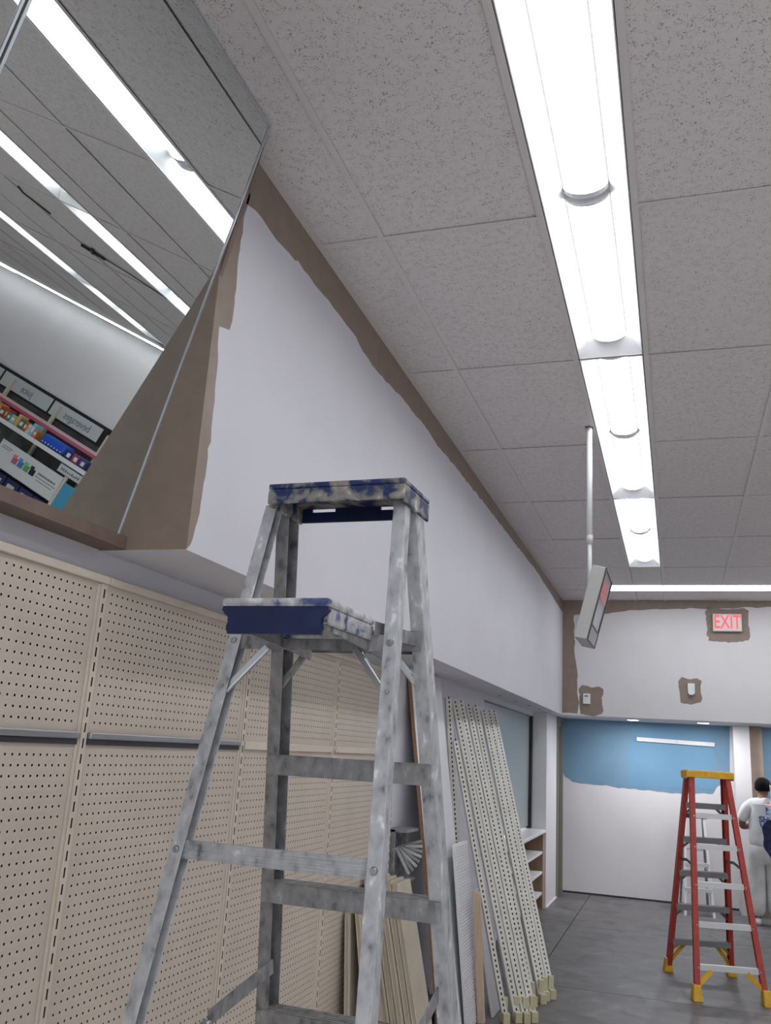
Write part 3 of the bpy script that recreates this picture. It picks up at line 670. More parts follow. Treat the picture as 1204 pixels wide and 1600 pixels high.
# perforated uprights
GU = 'perforated bone-coloured uprights leaning on the wall'
def upright(top, bot, w_, label, foot=True):
    top = Vector(top); bot = Vector(bot); d_ = (top - bot).normalized(); N = Vector((.55, -.83, 0)); N = (N - d_ * N.dot(d_)).normalized(); T = d_.cross(N); L = (top - bot).length
    t = thing('shelf_upright', label, 'upright', (bot.x, bot.y, 0), GU)
    MB().bar(bot, top, w_, .03, N).build('post', UPR, t, bevel=.002)
    m = MB(); n = int(L / .031)
    for k in range(n):
        c_ = bot + d_ * (.03 + k * .031)
        m.bar(c_ + N * .0149, c_ + N * .0149 + d_ * .015, .009, .001, N)
    m.build('slots', DARKHOLE, t)
    if foot:
        m = MB(); b0 = Vector((bot.x, bot.y, 0)); e = Vector((.5, -.86, 0)); f_ = Vector((.86, .5, 0))
        m.hexa([b0 + f_ * a + e * b + Vector((0, 0, c_)) for c_ in (0, .06) for a, b in ((-.022, -.03), (.022, -.03), (.022, .04), (-.022, .04))])
        m.hexa([b0 + f_ * a + e * b + Vector((0, 0, c_)) for c_ in (.06, .14) for a, b in ((-.019, -.024), (.019, -.024), (.019, .0), (-.019, .0))])
        m.build('foot_bracket', UPRY, t, bevel=.003, label='yellowed foot bracket')
ups = [((-1.525, 6.12, 1.955), (-1.34, 6.12, .03), .046, 'first from the tall white board'), ((-1.525, 6.30, 1.950), (-.985, 6.02, .03), .046, 'second from the tall white board'),
       ((-1.525, 6.49, 1.955), (-.935, 6.035, .03), .046, 'third from the tall white board'), ((-1.525, 6.76, 1.935), (-.895, 6.08, .03), .046, 'fourth from the tall white board'),
       ((-1.525, 7.02, 1.94), (-.95, 6.43, .03), .046, 'fourth from the frosted glass'), ((-1.525, 7.34, 1.93), (-.905, 6.53, .03), .046, 'third from the frosted glass'),
       ((-1.525, 7.56, 1.94), (-.895, 6.62, .03), .046, 'second from the frosted glass'), ((-1.525, 7.78, 1.94), (-.86, 6.68, .03), .046, 'nearest the frosted glass')]
for a, b, w_, l in ups: upright(a, b, w_, 'bone-coloured perforated steel upright, ' + l + ', leaning')
upright((-1.44, 6.02, 1.66), (-1.05, 5.96, .03), .036, 'bone-coloured perforated steel upright shorter than the rest, slanting across the bunch')
# bracket tray with fanned brackets
tr = thing('bracket_tray', 'grey metal tray of fanned shelf brackets on the wall behind the ladder', 'tray', (-1.55, 5.0, .9))
m = MB(); m.box((-1.56, 4.93, .87), (-1.545, 5.16, 1.15)); m.box((-1.545, 4.93, .87), (-1.50, 4.945, 1.15)); m.box((-1.545, 5.145, .87), (-1.50, 5.16, 1.15)); m.box((-1.545, 4.93, .87), (-1.44, 5.16, .885)); m.box((-1.545, 4.93, 1.135), (-1.43, 5.16, 1.15))
m.build('tray_shell', ALU_D, tr, bevel=.002)
for k in range(8):
    a = math.radians(-52 + k * 11); p = Vector((-1.51, 4.99 + .012 * k, 1.05)); MB().bar(p, p + Vector((.14 * math.cos(a), -.01, .14 * math.sin(a) - .02)), .003, .016, (0, 0, 1)).build('bracket', STEEL if k % 2 else LIGHTALU, tr)
# black caster lying by the wall and a coil of cable
cs = thing('caster_wheel', 'black caster wheel with steel hub at the wall behind the ladder', 'caster', (-1.40, 5.2, 0))
MB().box((-1.50, 5.10, 0), (-1.33, 5.32, .26)).build('dolly_block', DGREY, cs, bevel=.01)
MB().tube([(-1.36, 5.10, .31), (-1.36, 5.06, .31)], [.052, .052], 20).build('wheel', BLACK, cs, bevel=.006)
MB().tube([(-1.36, 5.07, .312), (-1.36, 5.04, .312)], [.026, .018], 14).build('hub', STEEL, cs)
MB().box((-1.375, 5.10, .24), (-1.345, 5.12, .33)).build('fork', STEEL, cs)

# ------------------------------------------------------------------ counter cabinet under the frosted window
cab = thing('counter_cabinet', 'white counter with open shelves and brown end panel under the frosted glass', 'cabinet', (-1.5, 9.0, 0))
MB().box((XW - .18, 7.62, .775), (-1.405, 10.345, .815)).build('countertop', WHITEM, cab, bevel=.012)
MB().box((XW - .16, 10.315, 0), (-1.435, 10.345, .774)).build('end_panel', WOODEND, cab, label='brown woodgrain end panel')
MB().box((-1.4345, 10.314, 0), (-1.425, 10.346, .774)).build('end_panel_edge', WOODL, cab, label='pale wood front edge')
MB().box((XW - .16, 7.64, 0), (-1.435, 7.665, .774)).build('side_panel', WHITEB, cab)
MB().box((XW - .16, 7.665, .1), (XW - .15, 10.315, .774)).build('back_panel', WOODEND, cab)
MB().box((XW - .05, 7.665, 0), (XW - .04, 10.315, .10)).build('toe_kick', DARKHOLE, cab)
for z in (.56, .355, .145): MB().box((XW - .15, 7.666, z), (-1.432, 10.29, z + .028)).build('shelf_board', WHITEM, cab, bevel=.006)
S('trim_5', box((XW, 10.346, 0), (-1.404, 10.352, .78)), noisy('beige_column_base', [(.3, (.50, .45, .42)), (.7, (.54, .49, .46))], 5, 2, .7, ws=True))

# ------------------------------------------------------------------ hanging queue display on its pole
dp = thing('hanging_display', 'grey queue display with red lit digits hanging from a white ceiling pole', 'display', (-.433, 4.83, 2.19))
tl, tr_, br_, bl_ = (-.396, 2.581), (-.327, 2.564), (-.428, 2.187), (-.493, 2.199); ya, yb = 4.62, 5.03
def P2(c, y): return (c[0], y, c[1])
MB().hexa([P2(bl_, ya), P2(br_, ya), P2(br_, yb), P2(bl_, yb), P2(tl, ya), P2(tr_, ya), P2(tr_, yb), P2(tl, yb)]).build('housing', BOXGREY, dp, bevel=.004)
nx = Vector((tr_[1] - br_[1], 0, -(tr_[0] - br_[0]))).normalized()
def scr(y0, y1, f0, f1, o0, o1): # quad slab on the screen face, f along height
    lo = Vector(P2(br_, 0)); hi = Vector(P2(tr_, 0)); a = lo.lerp(hi, f0); b = lo.lerp(hi, f1); Y = Vector((0, 1, 0))
    vs = [v + Y * y + nx * o for o in (o0, o1) for v, y in ((a, y0), (a, y1), (b, y1), (b, y0))]
    return MB().hexa(vs)
fr = MB()
for q_ in ((ya, ya + .012, 0, 1), (yb - .02, yb, 0, 1), (ya + .012, yb - .02, .0, .015), (ya + .012, yb - .02, .975, 1), (ya + .012, yb - .02, .205, .225)):
    t_ = scr(*q_, .0, .007); fr.add(t_.v, t_.f)
fr.build('screen_bezel', DGREY, dp)
scr(ya + .012, yb - .02, .225, .975, .0, .003).build('screen', SCREEN, dp)
scr(ya + .012, yb - .02, .015, .205, .0, .004).build('lower_plate', BOXGREY, dp)
scr(ya + .02, yb - .05, .60, .86, .003, .0045).build('lit_digits_panel', newmat('red_panel', (.45, .17, .17), .3), dp)
m = MB()
for y0 in (4.66, 4.80):
    for q_ in ((y0, y0 + .015, .63, .83), (y0 + .075, y0 + .09, .63, .83), (y0, y0 + .09, .815, .835), (y0, y0 + .09, .62, .64), (y0, y0 + .09, .72, .74)):
        t_ = scr(*q_, .0045, .0055); m.add(t_.v, t_.f)
m.build('lit_digits', REDLED, dp)
MB().tube([(-.433, 4.866, 2.76), (-.433, 4.866, H - .001)], .0165, 14).build('pole_upper', WHITEM, dp)
MB().tube([(-.433, 4.866, 2.45), (-.433, 4.866, 2.78)], .012, 14).build('pole_lower', WHITEM, dp)
MB().tube([(-.433, 4.866, 2.752), (-.433, 4.866, 2.80)], .0185, 14).build('collar', OFFW, dp)
MB().box((-.447, 4.83, 2.39), (-.42, 4.90, 2.46)).build('bracket', WHITEM, dp)
MB().prism([(-.455, 4.85, H + .0005), (-.41, 4.85, H + .0005), (-.415, 4.895, H + .0005), (-.44, 4.90, H + .0005)], (0, 0, -.0028)).build('cut_hole', DARKHOLE, dp)

# ------------------------------------------------------------------ exit sign, wall boxes, downlights
ex = thing('exit_sign', 'white EXIT sign with red lit letters in a brown painted patch', 'sign', (.587, YF - .04, 3.085))
MB().box((.43, YF - .052, 3.088), (.742, YF - .002, 3.29)).build('sign_housing', OFFW, ex, bevel=.005)
MB().box((.442, YF - .054, 3.10), (.730, YF - .052, 3.278)).build('sign_face', PINKF, ex)
letters('EXIT', .215, REDTXT, ex, (.587, YF - .0545, 3.19), (math.pi / 2, 0, 0), .0012, 'CENTER', .66, bold=.003)
s1 = thing('wall_sensor', 'small white wall box in the brown patch by the left corner', 'box', (-.99, YF - .02, 2.21))
MB().box((-1.032, YF - .035, 2.215), (-.948, YF - .0025, 2.335)).build('cover', WHITEM, s1, bevel=.006); MB().box((-1.012, YF - .037, 2.30), (-.975, YF - .035, 2.312)).build('slot', JOINT, s1)
s2 = thing('alarm_strobe', 'small white alarm strobe in the brown patch under the EXIT sign', 'alarm', (.17, YF - .02, 2.36))
MB().box((.135, YF - .035, 2.375), (.212, YF - .0025, 2.492)).build('cover', WHITEM, s2, bevel=.006); MB().box((.15, YF - .05, 2.362), (.197, YF - .004, 2.378)).build('strobe_lens', SOCKET, s2, bevel=.004)
for x, y, l in ((-.488, 11.1, 'left'), (.30, 11.05, 'right'), (1.4, 11.05, 'farther right')):
    t = thing('downlight', 'round white recessed downlight over the blue wall, ' + (l + ' of the pair' if x < 1 else 'beyond the column'), 'light', (x, y, HB), 'recessed downlights')
    ld = bpy.data.lights.new('downlight_lamp', 'AREA'); ld.shape = 'DISK'; ld.size = .13; ld.energy = DOWN_W; ld.color = (.97, .97, 1.0)
    lo = bpy.data.objects.new('downlight_lamp', ld); COL.objects.link(lo); lo.parent = t; lo.location = (0, 0, -.02)
    MB().tube([(x, y, HB - .001), (x, y, HB - .010)], [.085, .078], 24).build('trim_ring', WHITEM, t); MB().tube([(x, y, HB - .010), (x, y, HB - .013)], [.066, .06], 24).build('lens', DLIGHT, t)

# ------------------------------------------------------------------ painter
def skin_mesh(name, verts, edges, radii, rootv, mat, parent, sub=2):
    me = bpy.data.meshes.new(name); o0 = wloc(parent)
    me.from_pydata([tuple(Vector(v) - o0) for v in verts], edges, []); me.materials.append(mat)
    o = bpy.data.objects.new(name, me); COL.objects.link(o); o.parent = parent
    sk = o.modifiers.new('skin', 'SKIN'); sk.use_smooth_shade = True
    sv = me.skin_vertices[0].data
    for i, r_ in enumerate(radii):
        sv[i].radius = r_ if isinstance(r_, tuple) else (r_, r_); sv[i].use_root = (i == rootv)
    ss = o.modifiers.new('subsurf', 'SUBSURF'); ss.levels = sub; ss.render_levels = sub
    dg = bpy.context.evaluated_depsgraph_get(); ev = o.evaluated_get(dg); nm = bpy.data.meshes.new_from_object(ev)
    o.modifiers.clear(); o.data = nm; nm.name = name
    if not nm.materials: nm.materials.append(mat)
    for p_ in nm.polygons: p_.use_smooth = True
    return o
PX, PY = .865, 10.85; K = 1.0
per = thing('person', 'person with black hair in white T-shirt and trousers, back to camera, working', 'person', (PX, PY, 0))
def W(x, y, z): return (PX + x * K, PY + y * K, z * K)
hd = (.025, .07)
bv = [W(0, 0, .80), W(0, .0, .95), W(0, .0, 1.08), W(.005, .01, 1.20), W(.012, .03, 1.275), W(.02, .055, 1.33), W(.026, .075, 1.395), W(.03, .085, 1.455),
      W(-.085, .01, 1.215), W(-.155, .015, 1.185), W(-.20, .02, 1.07), W(-.205, .05, .975), W(-.13, .17, .985), W(-.04, .27, 1.0),
      W(.10, .01, 1.215), W(.17, .015, 1.185), W(.21, .04, 1.07), W(.20, .10, .98), W(.12, .22, 1.0), W(.05, .30, 1.03),
      W(-.075, 0, .74), W(-.085, .01, .42), W(-.095, -.01, .07), W(-.10, .10, .035),
      W(.085, 0, .74), W(.09, .02, .42), W(.085, .01, .07), W(.09, .12, .035)]
be = [(0, 1), (1, 2), (2, 3), (3, 4), (4, 5), (5, 6), (6, 7), (3, 8), (8, 9), (9, 10), (10, 11), (11, 12), (12, 13), (3, 14), (14, 15), (15, 16), (16, 17), (17, 18), (18, 19), (0, 20), (20, 21), (21, 22), (22, 23), (0, 24), (24, 25), (25, 26), (26, 27)]
br = [(.11, .085), (.105, .08), (.11, .08), (.085, .06), .046, .052, (.072, .085), (.062, .075), .045, .045, .042, .040, .034, .024, .045, .045, .042, .038, .03, .024, .085, .058, .038, .035, .085, .058, .038, .035]
# fingers and thumb of both hands, rooted in the palms
for side, wr, tip in ((-1, 12, 13), (1, 18, 19)):
    base = Vector(bv[tip]); dr = (base - Vector(bv[wr])).normalized(); sd = dr.cross(Vector((0, 0, 1))).normalized()
    for k, (off, ln) in enumerate(((-.026, .060), (-.009, .072), (.009, .068), (.026, .052))):
        i0 = len(bv); bv += [tuple(base + sd * off + dr * .022), tuple(base + sd * off + dr * (.022 + ln * .55) - Vector((0, 0, .006))), tuple(base + sd * off + dr * (.022 + ln * .85) - Vector((0, 0, .028)))]
        be += [(tip, i0), (i0, i0 + 1), (i0 + 1, i0 + 2)]; br += [.0095, .0085, .0075]
    i0 = len(bv); bv += [tuple(base - sd * .03 * side * -1 + dr * -.015 - Vector((0, 0, .012))), tuple(base - sd * .045 * side * -1 + dr * .025 - Vector((0, 0, .022)))]
    be += [(wr, i0), (i0, i0 + 1)]; br += [.011, .009]
body = skin_mesh('body', bv, be, br, 0, SKIN, per)
# face: nose, ears, eyes and mouth on the far side of the head
m = MB(); hx_, hy_, hz_ = W(.027, .078, 1.405)
m.hexa([(hx_ - .014, hy_ + .07, hz_ - .03), (hx_ + .014, hy_ + .07, hz_ - .03), (hx_ + .010, hy_ + .112, hz_ - .028), (hx_ - .010, hy_ + .112, hz_ - .028), (hx_ - .006, hy_ + .07, hz_ + .015), (hx_ + .006, hy_ + .07, hz_ + .015), (hx_ + .004, hy_ + .09, hz_ + .012), (hx_ - .004, hy_ + .09, hz_ + .012)])
m.build('nose', SKIN, body, bevel=.004)
for s_ in (-1, 1):
    MB().tube([(hx_ + s_ * .070, hy_ - .005, hz_ - .032), (hx_ + s_ * .082, hy_ - .012, hz_ - .01), (hx_ + s_ * .08, hy_ - .012, hz_ + .016), (hx_ + s_ * .07, hy_ - .002, hz_ + .022)], [.007, .011, .011, .007], 8).build('ear', SKIN, body)
    MB().tube([(hx_ + s_ * .03, hy_ + .076, hz_ + .008), (hx_ + s_ * .03, hy_ + .092, hz_ + .008)], [.012, .006], 10).build('eye', BLACK, body)
MB().tube([(hx_ - .024, hy_ + .082, hz_ - .055), (hx_, hy_ + .094, hz_ - .053), (hx_ + .024, hy_ + .082, hz_ - .055)], [.004, .007, .004], 8).build('mouth', LOGOR, body)
def ellipsoid(c, rx, ry, rz, n=20, k=14, zmin=-1.0):
    m = MB(); vs = []; 
    for i in range(k + 1):
        ph = math.acos(max(-1, min(1, 1 - (1 - zmin) * i / k)))
        for j in range(n): u = 2 * math.pi * j / n; vs.append((c[0] + rx * math.sin(ph) * math.cos(u), c[1] + ry * math.sin(ph) * math.sin(u), c[2] + rz * math.cos(ph)))
    m.add(vs, [(i * n + j, (i + 1) * n + j, (i + 1) * n + (j + 1) % n, i * n + (j + 1) % n) for i in range(k) for j in range(n)], True); return m
ellipsoid((hx_, hy_ - .012, hz_ + .012), .086, .098, .095, zmin=-.55).build('hair', HAIR, per)
# T-shirt: torso and short sleeves in one surface
sv_ = [W(0, 0, .72), W(0, 0, .92), W(0, -.002, 1.08), W(.004, .006, 1.19), W(.014, .034, 1.285), W(-.09, .008, 1.215), W(-.158, .013, 1.18), W(-.196, .018, 1.08), W(-.206, .025, 1.03), W(.105, .008, 1.215), W(.172, .013, 1.18), W(.206, .034, 1.09), W(.212, .045, 1.03)]
se = [(0, 1), (1, 2), (2, 3), (3, 4), (3, 5), (5, 6), (6, 7), (7, 8), (3, 9), (9, 10), (10, 11), (11, 12)]
shirt = skin_mesh('tshirt', sv_, se, [(.168, .135), (.155, .118), (.158, .118), (.145, .108), (.092, .080), .075, .07, .062, .062, .075, .07, .062, .062], 2, TSHIRT, per)
pv = [W(0, 0, .86), W(0, 0, .76), W(-.074, 0, .66), W(-.080, .012, .42), W(-.086, 0, .20), W(-.092, -.005, .07), W(.08, 0, .66), W(.09, .02, .42), W(.088, .015, .20), W(.086, .01, .07)]
pe = [(0, 1), (1, 2), (2, 3), (3, 4), (4, 5), (1, 6), (6, 7), (7, 8), (8, 9)]
skin_mesh('trousers', pv, pe, [(.150, .12), (.150, .12), .108, .092, .086, .084, .108, .092, .086, .084], 0, PANTS, per)
for s_, y in ((-1, .0), (1, .02)):
    ellipsoid(W(s_ * .094, y + .045, .035), .046, .125, .05).build('shoe', DRYWALL, per)
# lettering and emblem printed on the back of the shirt, moulded to the cloth
def print_on(shape_mb_or_text, name, mat, loc, size=.06):
    if isinstance(shape_mb_or_text, str):
        cv = bpy.data.curves.new(name, 'FONT'); cv.body = shape_mb_or_text; cv.size = size; cv.align_x = 'LEFT'; cv.offset = .0035
        t_ = bpy.data.objects.new(name, cv); COL.objects.link(t_)
        dg = bpy.context.evaluated_depsgraph_get(); me = bpy.data.meshes.new_from_object(t_.evaluated_get(dg)); bpy.data.objects.remove(t_)
        pts = [(v.co.x, v.co.y) for v in me.vertices]; fs = [list(p_.vertices) for p_ in me.polygons]
    else: pts, fs = shape_mb_or_text
    sm = shirt.data; tree = BVHTree.FromPolygons([v.co for v in sm.vertices], [list(p_.vertices) for p_ in sm.polygons]); o0 = wloc(per); vs = []
    for a, b in pts:
        h_ = tree.ray_cast(Vector((loc[0] + a, PY - 1, loc[1] + b)) - o0, Vector((0, 1, 0)))
        vs.append((h_[0] + Vector((0, -.004, 0)) if h_[0] else Vector((loc[0] + a, PY - .12, loc[1] + b)) - o0) + o0)
    return MB().add(vs, fs).build(name, mat, shirt)
print_on('SHE', 'lettering', LOGOB, (PX - .042, 1.045), .085); print_on('W', 'lettering', LOGOB, (PX - .035, .975), .085)
print_on(([(0, 0), (.05, -.01), (.06, .03), (.025, .06), (0, .08)], [(0, 1, 2, 3, 4)]), 'emblem', LOGOB, (PX + .03, 1.13))
print_on(([(0, 0), (.07, -.005), (.075, .02), (.04, .035), (.005, .02)], [(0, 1, 2, 3, 4)]), 'emblem', LOGOR, (PX + .02, 1.215))

# ------------------------------------------------------------------ garment stand at the right edge
st = thing('garment_stand', 'white upright stand post at the right edge in front of the painter', 'stand', (1.02, 10.25, 0))
MB().box((.905, 10.22, 0), (.93, 10.26, 1.42)).build('post', WHITEM, st, bevel=.003); MB().box((1.19, 10.22, 0), (1.215, 10.26, 1.42)).build('post', WHITEM, st, bevel=.003)
MB().box((.905, 10.20, 1.42), (1.215, 10.28, 1.44)).build('top_rail', WHITEM, st); MB().box((.93, 10.235, .68), (1.19, 10.245, 1.42)).build('back_panel', noisy('dark_maroon_panel', [(.3, (.05, .03, .03)), (.7, (.09, .055, .05))], 20, 3, .6), st)
MB().box((.86, 10.10, 0), (1.26, 10.38, .03)).build('base', WHITEM, st, bevel=.005)
MB().tube([(.86, 10.16, 1.17), (1.23, 10.16, 1.17)], .012, 10).build('hanging_bar', WHITEM, st)
for x in (.917, 1.2): MB().box((x - .008, 10.15, 1.16), (x + .008, 10.25, 1.18)).build('bar_bracket', WHITEM, st)
def drape(x0, x1, z0, z1, y, amp, mat, name, label, slope=0.):
    nu, nv = 28, 20; m = MB(); vs = []
    for side in (0, 1):
        for j in range(nv + 1):
            for i in range(nu + 1):
                u = i / nu; v = j / nv; left = x0 + slope * (abs(v - .45) ** 1.5) + .012 * math.sin(v * 17); x = left + (x1 - left) * u
                yy = y - amp * (math.sin(u * 15 + v * 3) * .5 + math.sin(u * 7 - v * 5) * .5) * (.35 + v) - side * .012
                vs.append((x, yy, z1 + (z0 - z1) * v + (.03 * math.sin(u * 9) if j == nv else 0)))
    k = (nu + 1) * (nv + 1); fs = []
    for j in range(nv):
        for i in range(nu):
            a = j * (nu + 1) + i; fs += [(a, a + 1, a + nu + 2, a + nu + 1), (k + a, k + a + nu + 1, k + a + nu + 2, k + a + 1)]
    for i in range(nu): fs += [(i, k + i, k + i + 1, i + 1), (nv * (nu + 1) + i, nv * (nu + 1) + i + 1, k + nv * (nu + 1) + i + 1, k + nv * (nu + 1) + i)]
    for j in range(nv):
        a = j * (nu + 1); b = a + nu + 1; c_ = a + nu; d_ = b + nu; fs += [(a, b, k + b, k + a), (c_, k + c_, k + d_, d_)]
    return m.add(vs, fs, True).build(name, mat, label=label, cat='cloth')
drape(.80, 1.26, .66, 1.165, 10.14, .018, NAVY, 'navy_towel', 'dark navy towel hanging at the right edge before the painter', .22)
drape(.855, 1.24, 1.10, 1.205, 10.095, .006, PALEBLUE, 'pale_cloth', 'pale blue folded cloth over the top of the navy towel')

# ------------------------------------------------------------------ far store wall seen in the mirror
YW = YS
def SX(a): return a
hdr = [(4.115, 5.02, 'beverages', 4.83), (5.02, 5.973, 'juice', 5.60), (5.973, 6.93, '', 6.3), (3.30, 4.115, '', 3.5)]
for x0, x1, tx, t0 in hdr:
    t = thing('header_sign', ('grey header sign reading ' + tx if tx else 'blank grey header sign ' + ('left' if x0 < 4 else 'right') + ' of the lettered ones') + ' on the mirrored wall', 'sign', ((x0 + x1) / 2, YW - .03, 2.08), 'header signs on the far store wall')
    MB().box((x0 + .001, YW - .035, 2.085), (x1 - .001, YW - .002, 2.335)).build('sign_frame', BLACK, t)
    if x0 < 4 : MB().box((x0 + .06, YW - .04, 2.115), (x1 - .10, YW - .035, 2.295)).build('sign_face', SIGNW, t)
    else: MB().box((x0 + .018, YW - .04, 2.115), (x1 - .018, YW - .035, 2.295)).build('sign_face', SIGNW, t)
    if tx:
        letters(tx, .135, TXTGREY, t, ((4.30 if tx == 'beverages' else 5.36), YW - .041, 2.20), (math.pi / 2, 0, 0), .001, 'LEFT', .86)
sh = thing('store_shelving', 'dark store shelving with white shelf edges on the mirrored far wall', 'shelving', (5.4, YW - .2, 0))
MB().box((3.30, YW - .012, 0), (7.6, YW - .001, 2.084)).build('back_panel', noisy('dark_backing', [(.3, (.05, .05, .05)), (.7, (.10, .10, .095))], 6, 3, .7, ws=True), sh)
for x in (3.99, 4.875, 5.743, 6.61, 7.48): MB().box((x - .022, YW - .075, 0), (x + .022, YW - .042, 2.26)).build('upright', PEGTRIM, sh)
for z, d_ in ((1.765, .33), (.75, .33), (.30, .40)):
    MB().box((3.35, YW - d_, z), (7.55, YW - .08, z + .02)).build('shelf_board', DGREY, sh); MB().box((3.35, YW - d_ - .006, z - .03), (7.55, YW - d_, z + .022)).build('shelf_edge', WHITEM, sh)
MB().box((3.35, YW - .12, 1.985), (7.55, YW - .095, 2.02)).build('valance_upper', newmat('pale_pink', (.72, .52, .53), .5), sh); MB().box((3.35, YW - .12, 1.945), (7.55, YW - .095, 1.985)).build('valance_lower', newmat('rose_red', (.55, .12, .19), .5), sh)
bn = thing('price_banner', 'white promotional banner with small printed cases hanging on the mirrored shelving', 'banner', (4.8, YW - .33, 1.24))
MB().box((3.975, YW - .348, 1.285), (5.06, YW - .338, 1.595)).build('banner_sheet', newmat('banner_white', (.62, .63, .65), .5), bn)
for i, (x, c_) in enumerate(((4.73, (.45, .12, .16)), (4.625, (.07, .16, .42)), (4.52, (.10, .34, .14)), (4.415, (.015, .015, .02)))):
    MB().box((x - .045, YW - .351, 1.41), (x + .04, YW - .348, 1.485)).build('printed_case', newmat('print_%s' % 'abcd'[i], c_, .6), bn); MB().box((x - .01, YW - .352, 1.475), (x + .05, YW - .349, 1.515)).build('printed_case', newmat('print2_%s' % 'abcd'[i], tuple(min(1, v * 1.6) for v in c_), .6), bn)
m = MB()
for x0, x1, z in ((4.03, 4.33, 1.465), (4.0, 4.35, 1.43), (4.04, 4.30, 1.395), (4.84, 5.0, 1.53), (4.86, 5.02, 1.505)):
    x = x0
    while x < x1:
        w_ = random.uniform(.012, .04); m.box((x, YW - .3495, z), (min(x + w_, x1), YW - .348, z + (.024 if 1.45 < z < 1.48 else .010))); x += w_ + .008
m.build('printed_lines', TXTGREY, bn)
MB().box((3.55, YW - .348, 1.24), (3.918, YW - .336, 1.56)).build('blue_card', newmat('aqua_blue', (.06, .30, .48), .5), label='bright blue shelf panel at the right end of the mirrored shelving', cat='card')
# goods on the mirrored shelf
cols = [('orange', (.62, .22, .06)), ('brown', (.22, .08, .05)), ('red', (.50, .05, .05)), ('teal', (.04, .22, .28)), ('pale green', (.36, .48, .30)), ('peach', (.70, .36, .24)), ('dark green', (.06, .18, .05)), ('rust', (.42, .12, .05)), ('white', (.62, .64, .68)), ('cyan', (.25, .52, .62)), ('violet', (.10, .05, .22)), ('navy', (.03, .04, .17))]
x = 6.25; i = 0
while x > 4.70:
    w_ = random.choice((.055, .07, .085)); h_ = random.uniform(.09, .16); nm, c_ = cols[i % 10]
    mt = bpy.data.materials.get('pack_' + nm.replace(' ', '_')) or newmat('pack_' + nm.replace(' ', '_'), c_, .5)
    o = thing('snack_package', 'small %s package on the mirrored top shelf, %s from the blue sack' % (nm, ['first', 'second', 'third', 'fourth', 'fifth', 'sixth', 'seventh', 'eighth', 'ninth', 'tenth', 'eleventh', 'twelfth', 'thirteenth', 'fourteenth', 'fifteenth', 'sixteenth', 'seventeenth', 'eighteenth', 'nineteenth', 'twentieth', 'twenty-first', 'twenty-second', 'twenty-third', 'twenty-fourth'][max(0, 23 - i)]), 'package', (x - w_ / 2, YW - .22, 1.7855), 'packages on the mirrored top shelf')
    MB().box((x - w_, YW - .31, 1.7855), (x, YW - .19, 1.7855 + h_)).build('carton', mt, o, bevel=.004)
    MB().box((x - w_ * .8, YW - .312, 1.80 + h_ * .2), (x - w_ * .2, YW - .31, 1.79 + h_ * .65)).build('label_patch', WHITEM if i % 3 else newmat('label_yellow', (.6, .45, .1), .5), o)
    x -= w_ + .006; i += 1
n_pk = i
ords = ['first', 'second', 'third', 'fourth', 'fifth', 'sixth', 'seventh', 'eighth', 'ninth', 'tenth', 'eleventh', 'twelfth', 'thirteenth', 'fourteenth', 'fifteenth', 'sixteenth', 'seventeenth', 'eighteenth', 'nineteenth', 'twentieth', 'twenty-first', 'twenty-second', 'twenty-third', 'twenty-fourth', 'twenty-fifth', 'twenty-sixth']
for j, o in enumerate([o for o in bpy.data.objects if o.name.startswith('snack_package')]):
    nm = cols[j % 10][0]; o['label'] = 'small %s package on the mirrored top shelf, %s from the blue sack' % (nm, ords[min(n_pk - 1 - j, 25)])
MB().box((3.922, YW - .352, 1.20), (3.968, YW - .335, 1.62)).build('upright', PEGTRIM, sh)
ub = thing('shelf_sign', 'small white lettered sign between the banner and the goods on the mirrored shelving', 'sign', (3.9, YW - .33, 1.60))
MB().box((3.70, YW - .347, 1.625), (4.12, YW - .337, 1.72)).build('sign_sheet', SIGNW, ub)
m = MB()
for k in range(9): m.box((3.78 + k * .035, YW - .349, 1.655), (3.80 + k * .035, YW - .347, 1.655 + random.choice((.02, .03, .03))))
m.build('printed_lines', TXTGREY, ub)
bs = thing('blue_sack', 'large bright blue sack with white dotted edge on the mirrored shelf', 'sack', (4.40, YW - .22, 1.7855), None)
MB().box((4.21, YW - .32, 1.7855), (4.61, YW - .14, 1.915)).build('sack_body', newmat('royal_blue', (.02, .09, .50), .4), bs, bevel=.03)
m = MB()
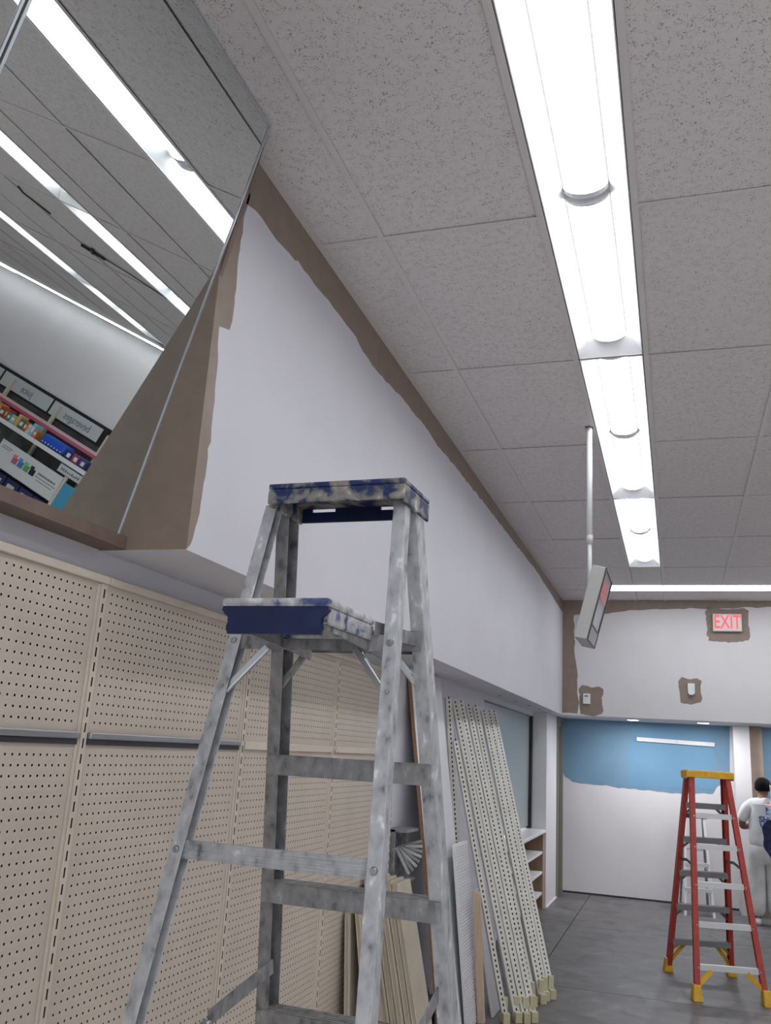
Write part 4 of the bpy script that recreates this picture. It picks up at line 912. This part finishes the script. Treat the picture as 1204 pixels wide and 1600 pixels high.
for k in range(7): m.tube([(4.25 + k * .052, YW - .319, 1.815), (4.25 + k * .052, YW - .323, 1.815)], .009, 8)
m.build('white_dots', WHITEM, bs)
for x0, c_, nm in ((4.09, (.03, .04, .16), 'navy'), (3.97, (.30, .05, .14), 'crimson'), (3.85, (.05, .06, .22), 'indigo')):
    o = thing('snack_carton', 'long %s carton beyond the blue sack on the mirrored shelf' % nm, 'carton', (x0 + .05, YW - .22, 1.7855), 'cartons beyond the blue sack')
    MB().box((x0, YW - .30, 1.7855), (x0 + .11, YW - .14, 1.89)).build('carton_body', newmat('carton_' + nm, c_, .5), o, bevel=.004); MB().box((x0 + .02, YW - .303, 1.81), (x0 + .07, YW - .30, 1.86)).build('label_patch', WHITEM, o)
for k in range(5):
    x0 = 3.99 + k * .24; o = thing('dark_pack', 'dark blue multipack on the lower mirrored shelf, %s from the aqua panel' % ords[k], 'package', (x0 + .1, YW - .25, .7755), 'multipacks on the lower mirrored shelf')
    MB().box((x0, YW - .335, .7755), (x0 + .22, YW - .12, 1.245)).build('pack_body', bpy.data.materials['pack_navy'] if 'pack_navy' in bpy.data.materials else newmat('pack_navy', (.02, .025, .09), .5), o, bevel=.006)
    MB().box((x0 + .05, YW - .338, 1.12), (x0 + .17, YW - .335, 1.19)).build('label_patch', SIGNW, o)
# cable and clip under the ceiling, seen in the mirror
cb = thing('cable_clip', 'black cable clip with loose wires on the ceiling seen in the mirror', 'cable', (2.20, 4.83, H - .03))
m = MB(); m.bar((2.30, 4.80, H - .012), (2.12, 4.90, H - .012), .03, .02); m.bar((2.26, 4.90, H - .012), (2.16, 4.78, H - .012), .025, .02); m.build('clip', BLACK, cb, bevel=.004)
MB().tube([(2.12, 4.90, H - .008), (1.95, 4.98, H - .008), (1.80, 5.12, H - .006), (1.70, 5.22, H - .006)], .004, 6).build('wire', BLACK, cb)
MB().tube([(2.24, 4.05, H - .006), (2.30, 4.15, H - .006), (2.25, 4.28, H - .006), (2.22, 4.36, H - .006)], .006, 6).build('wire', DGREY, cb)
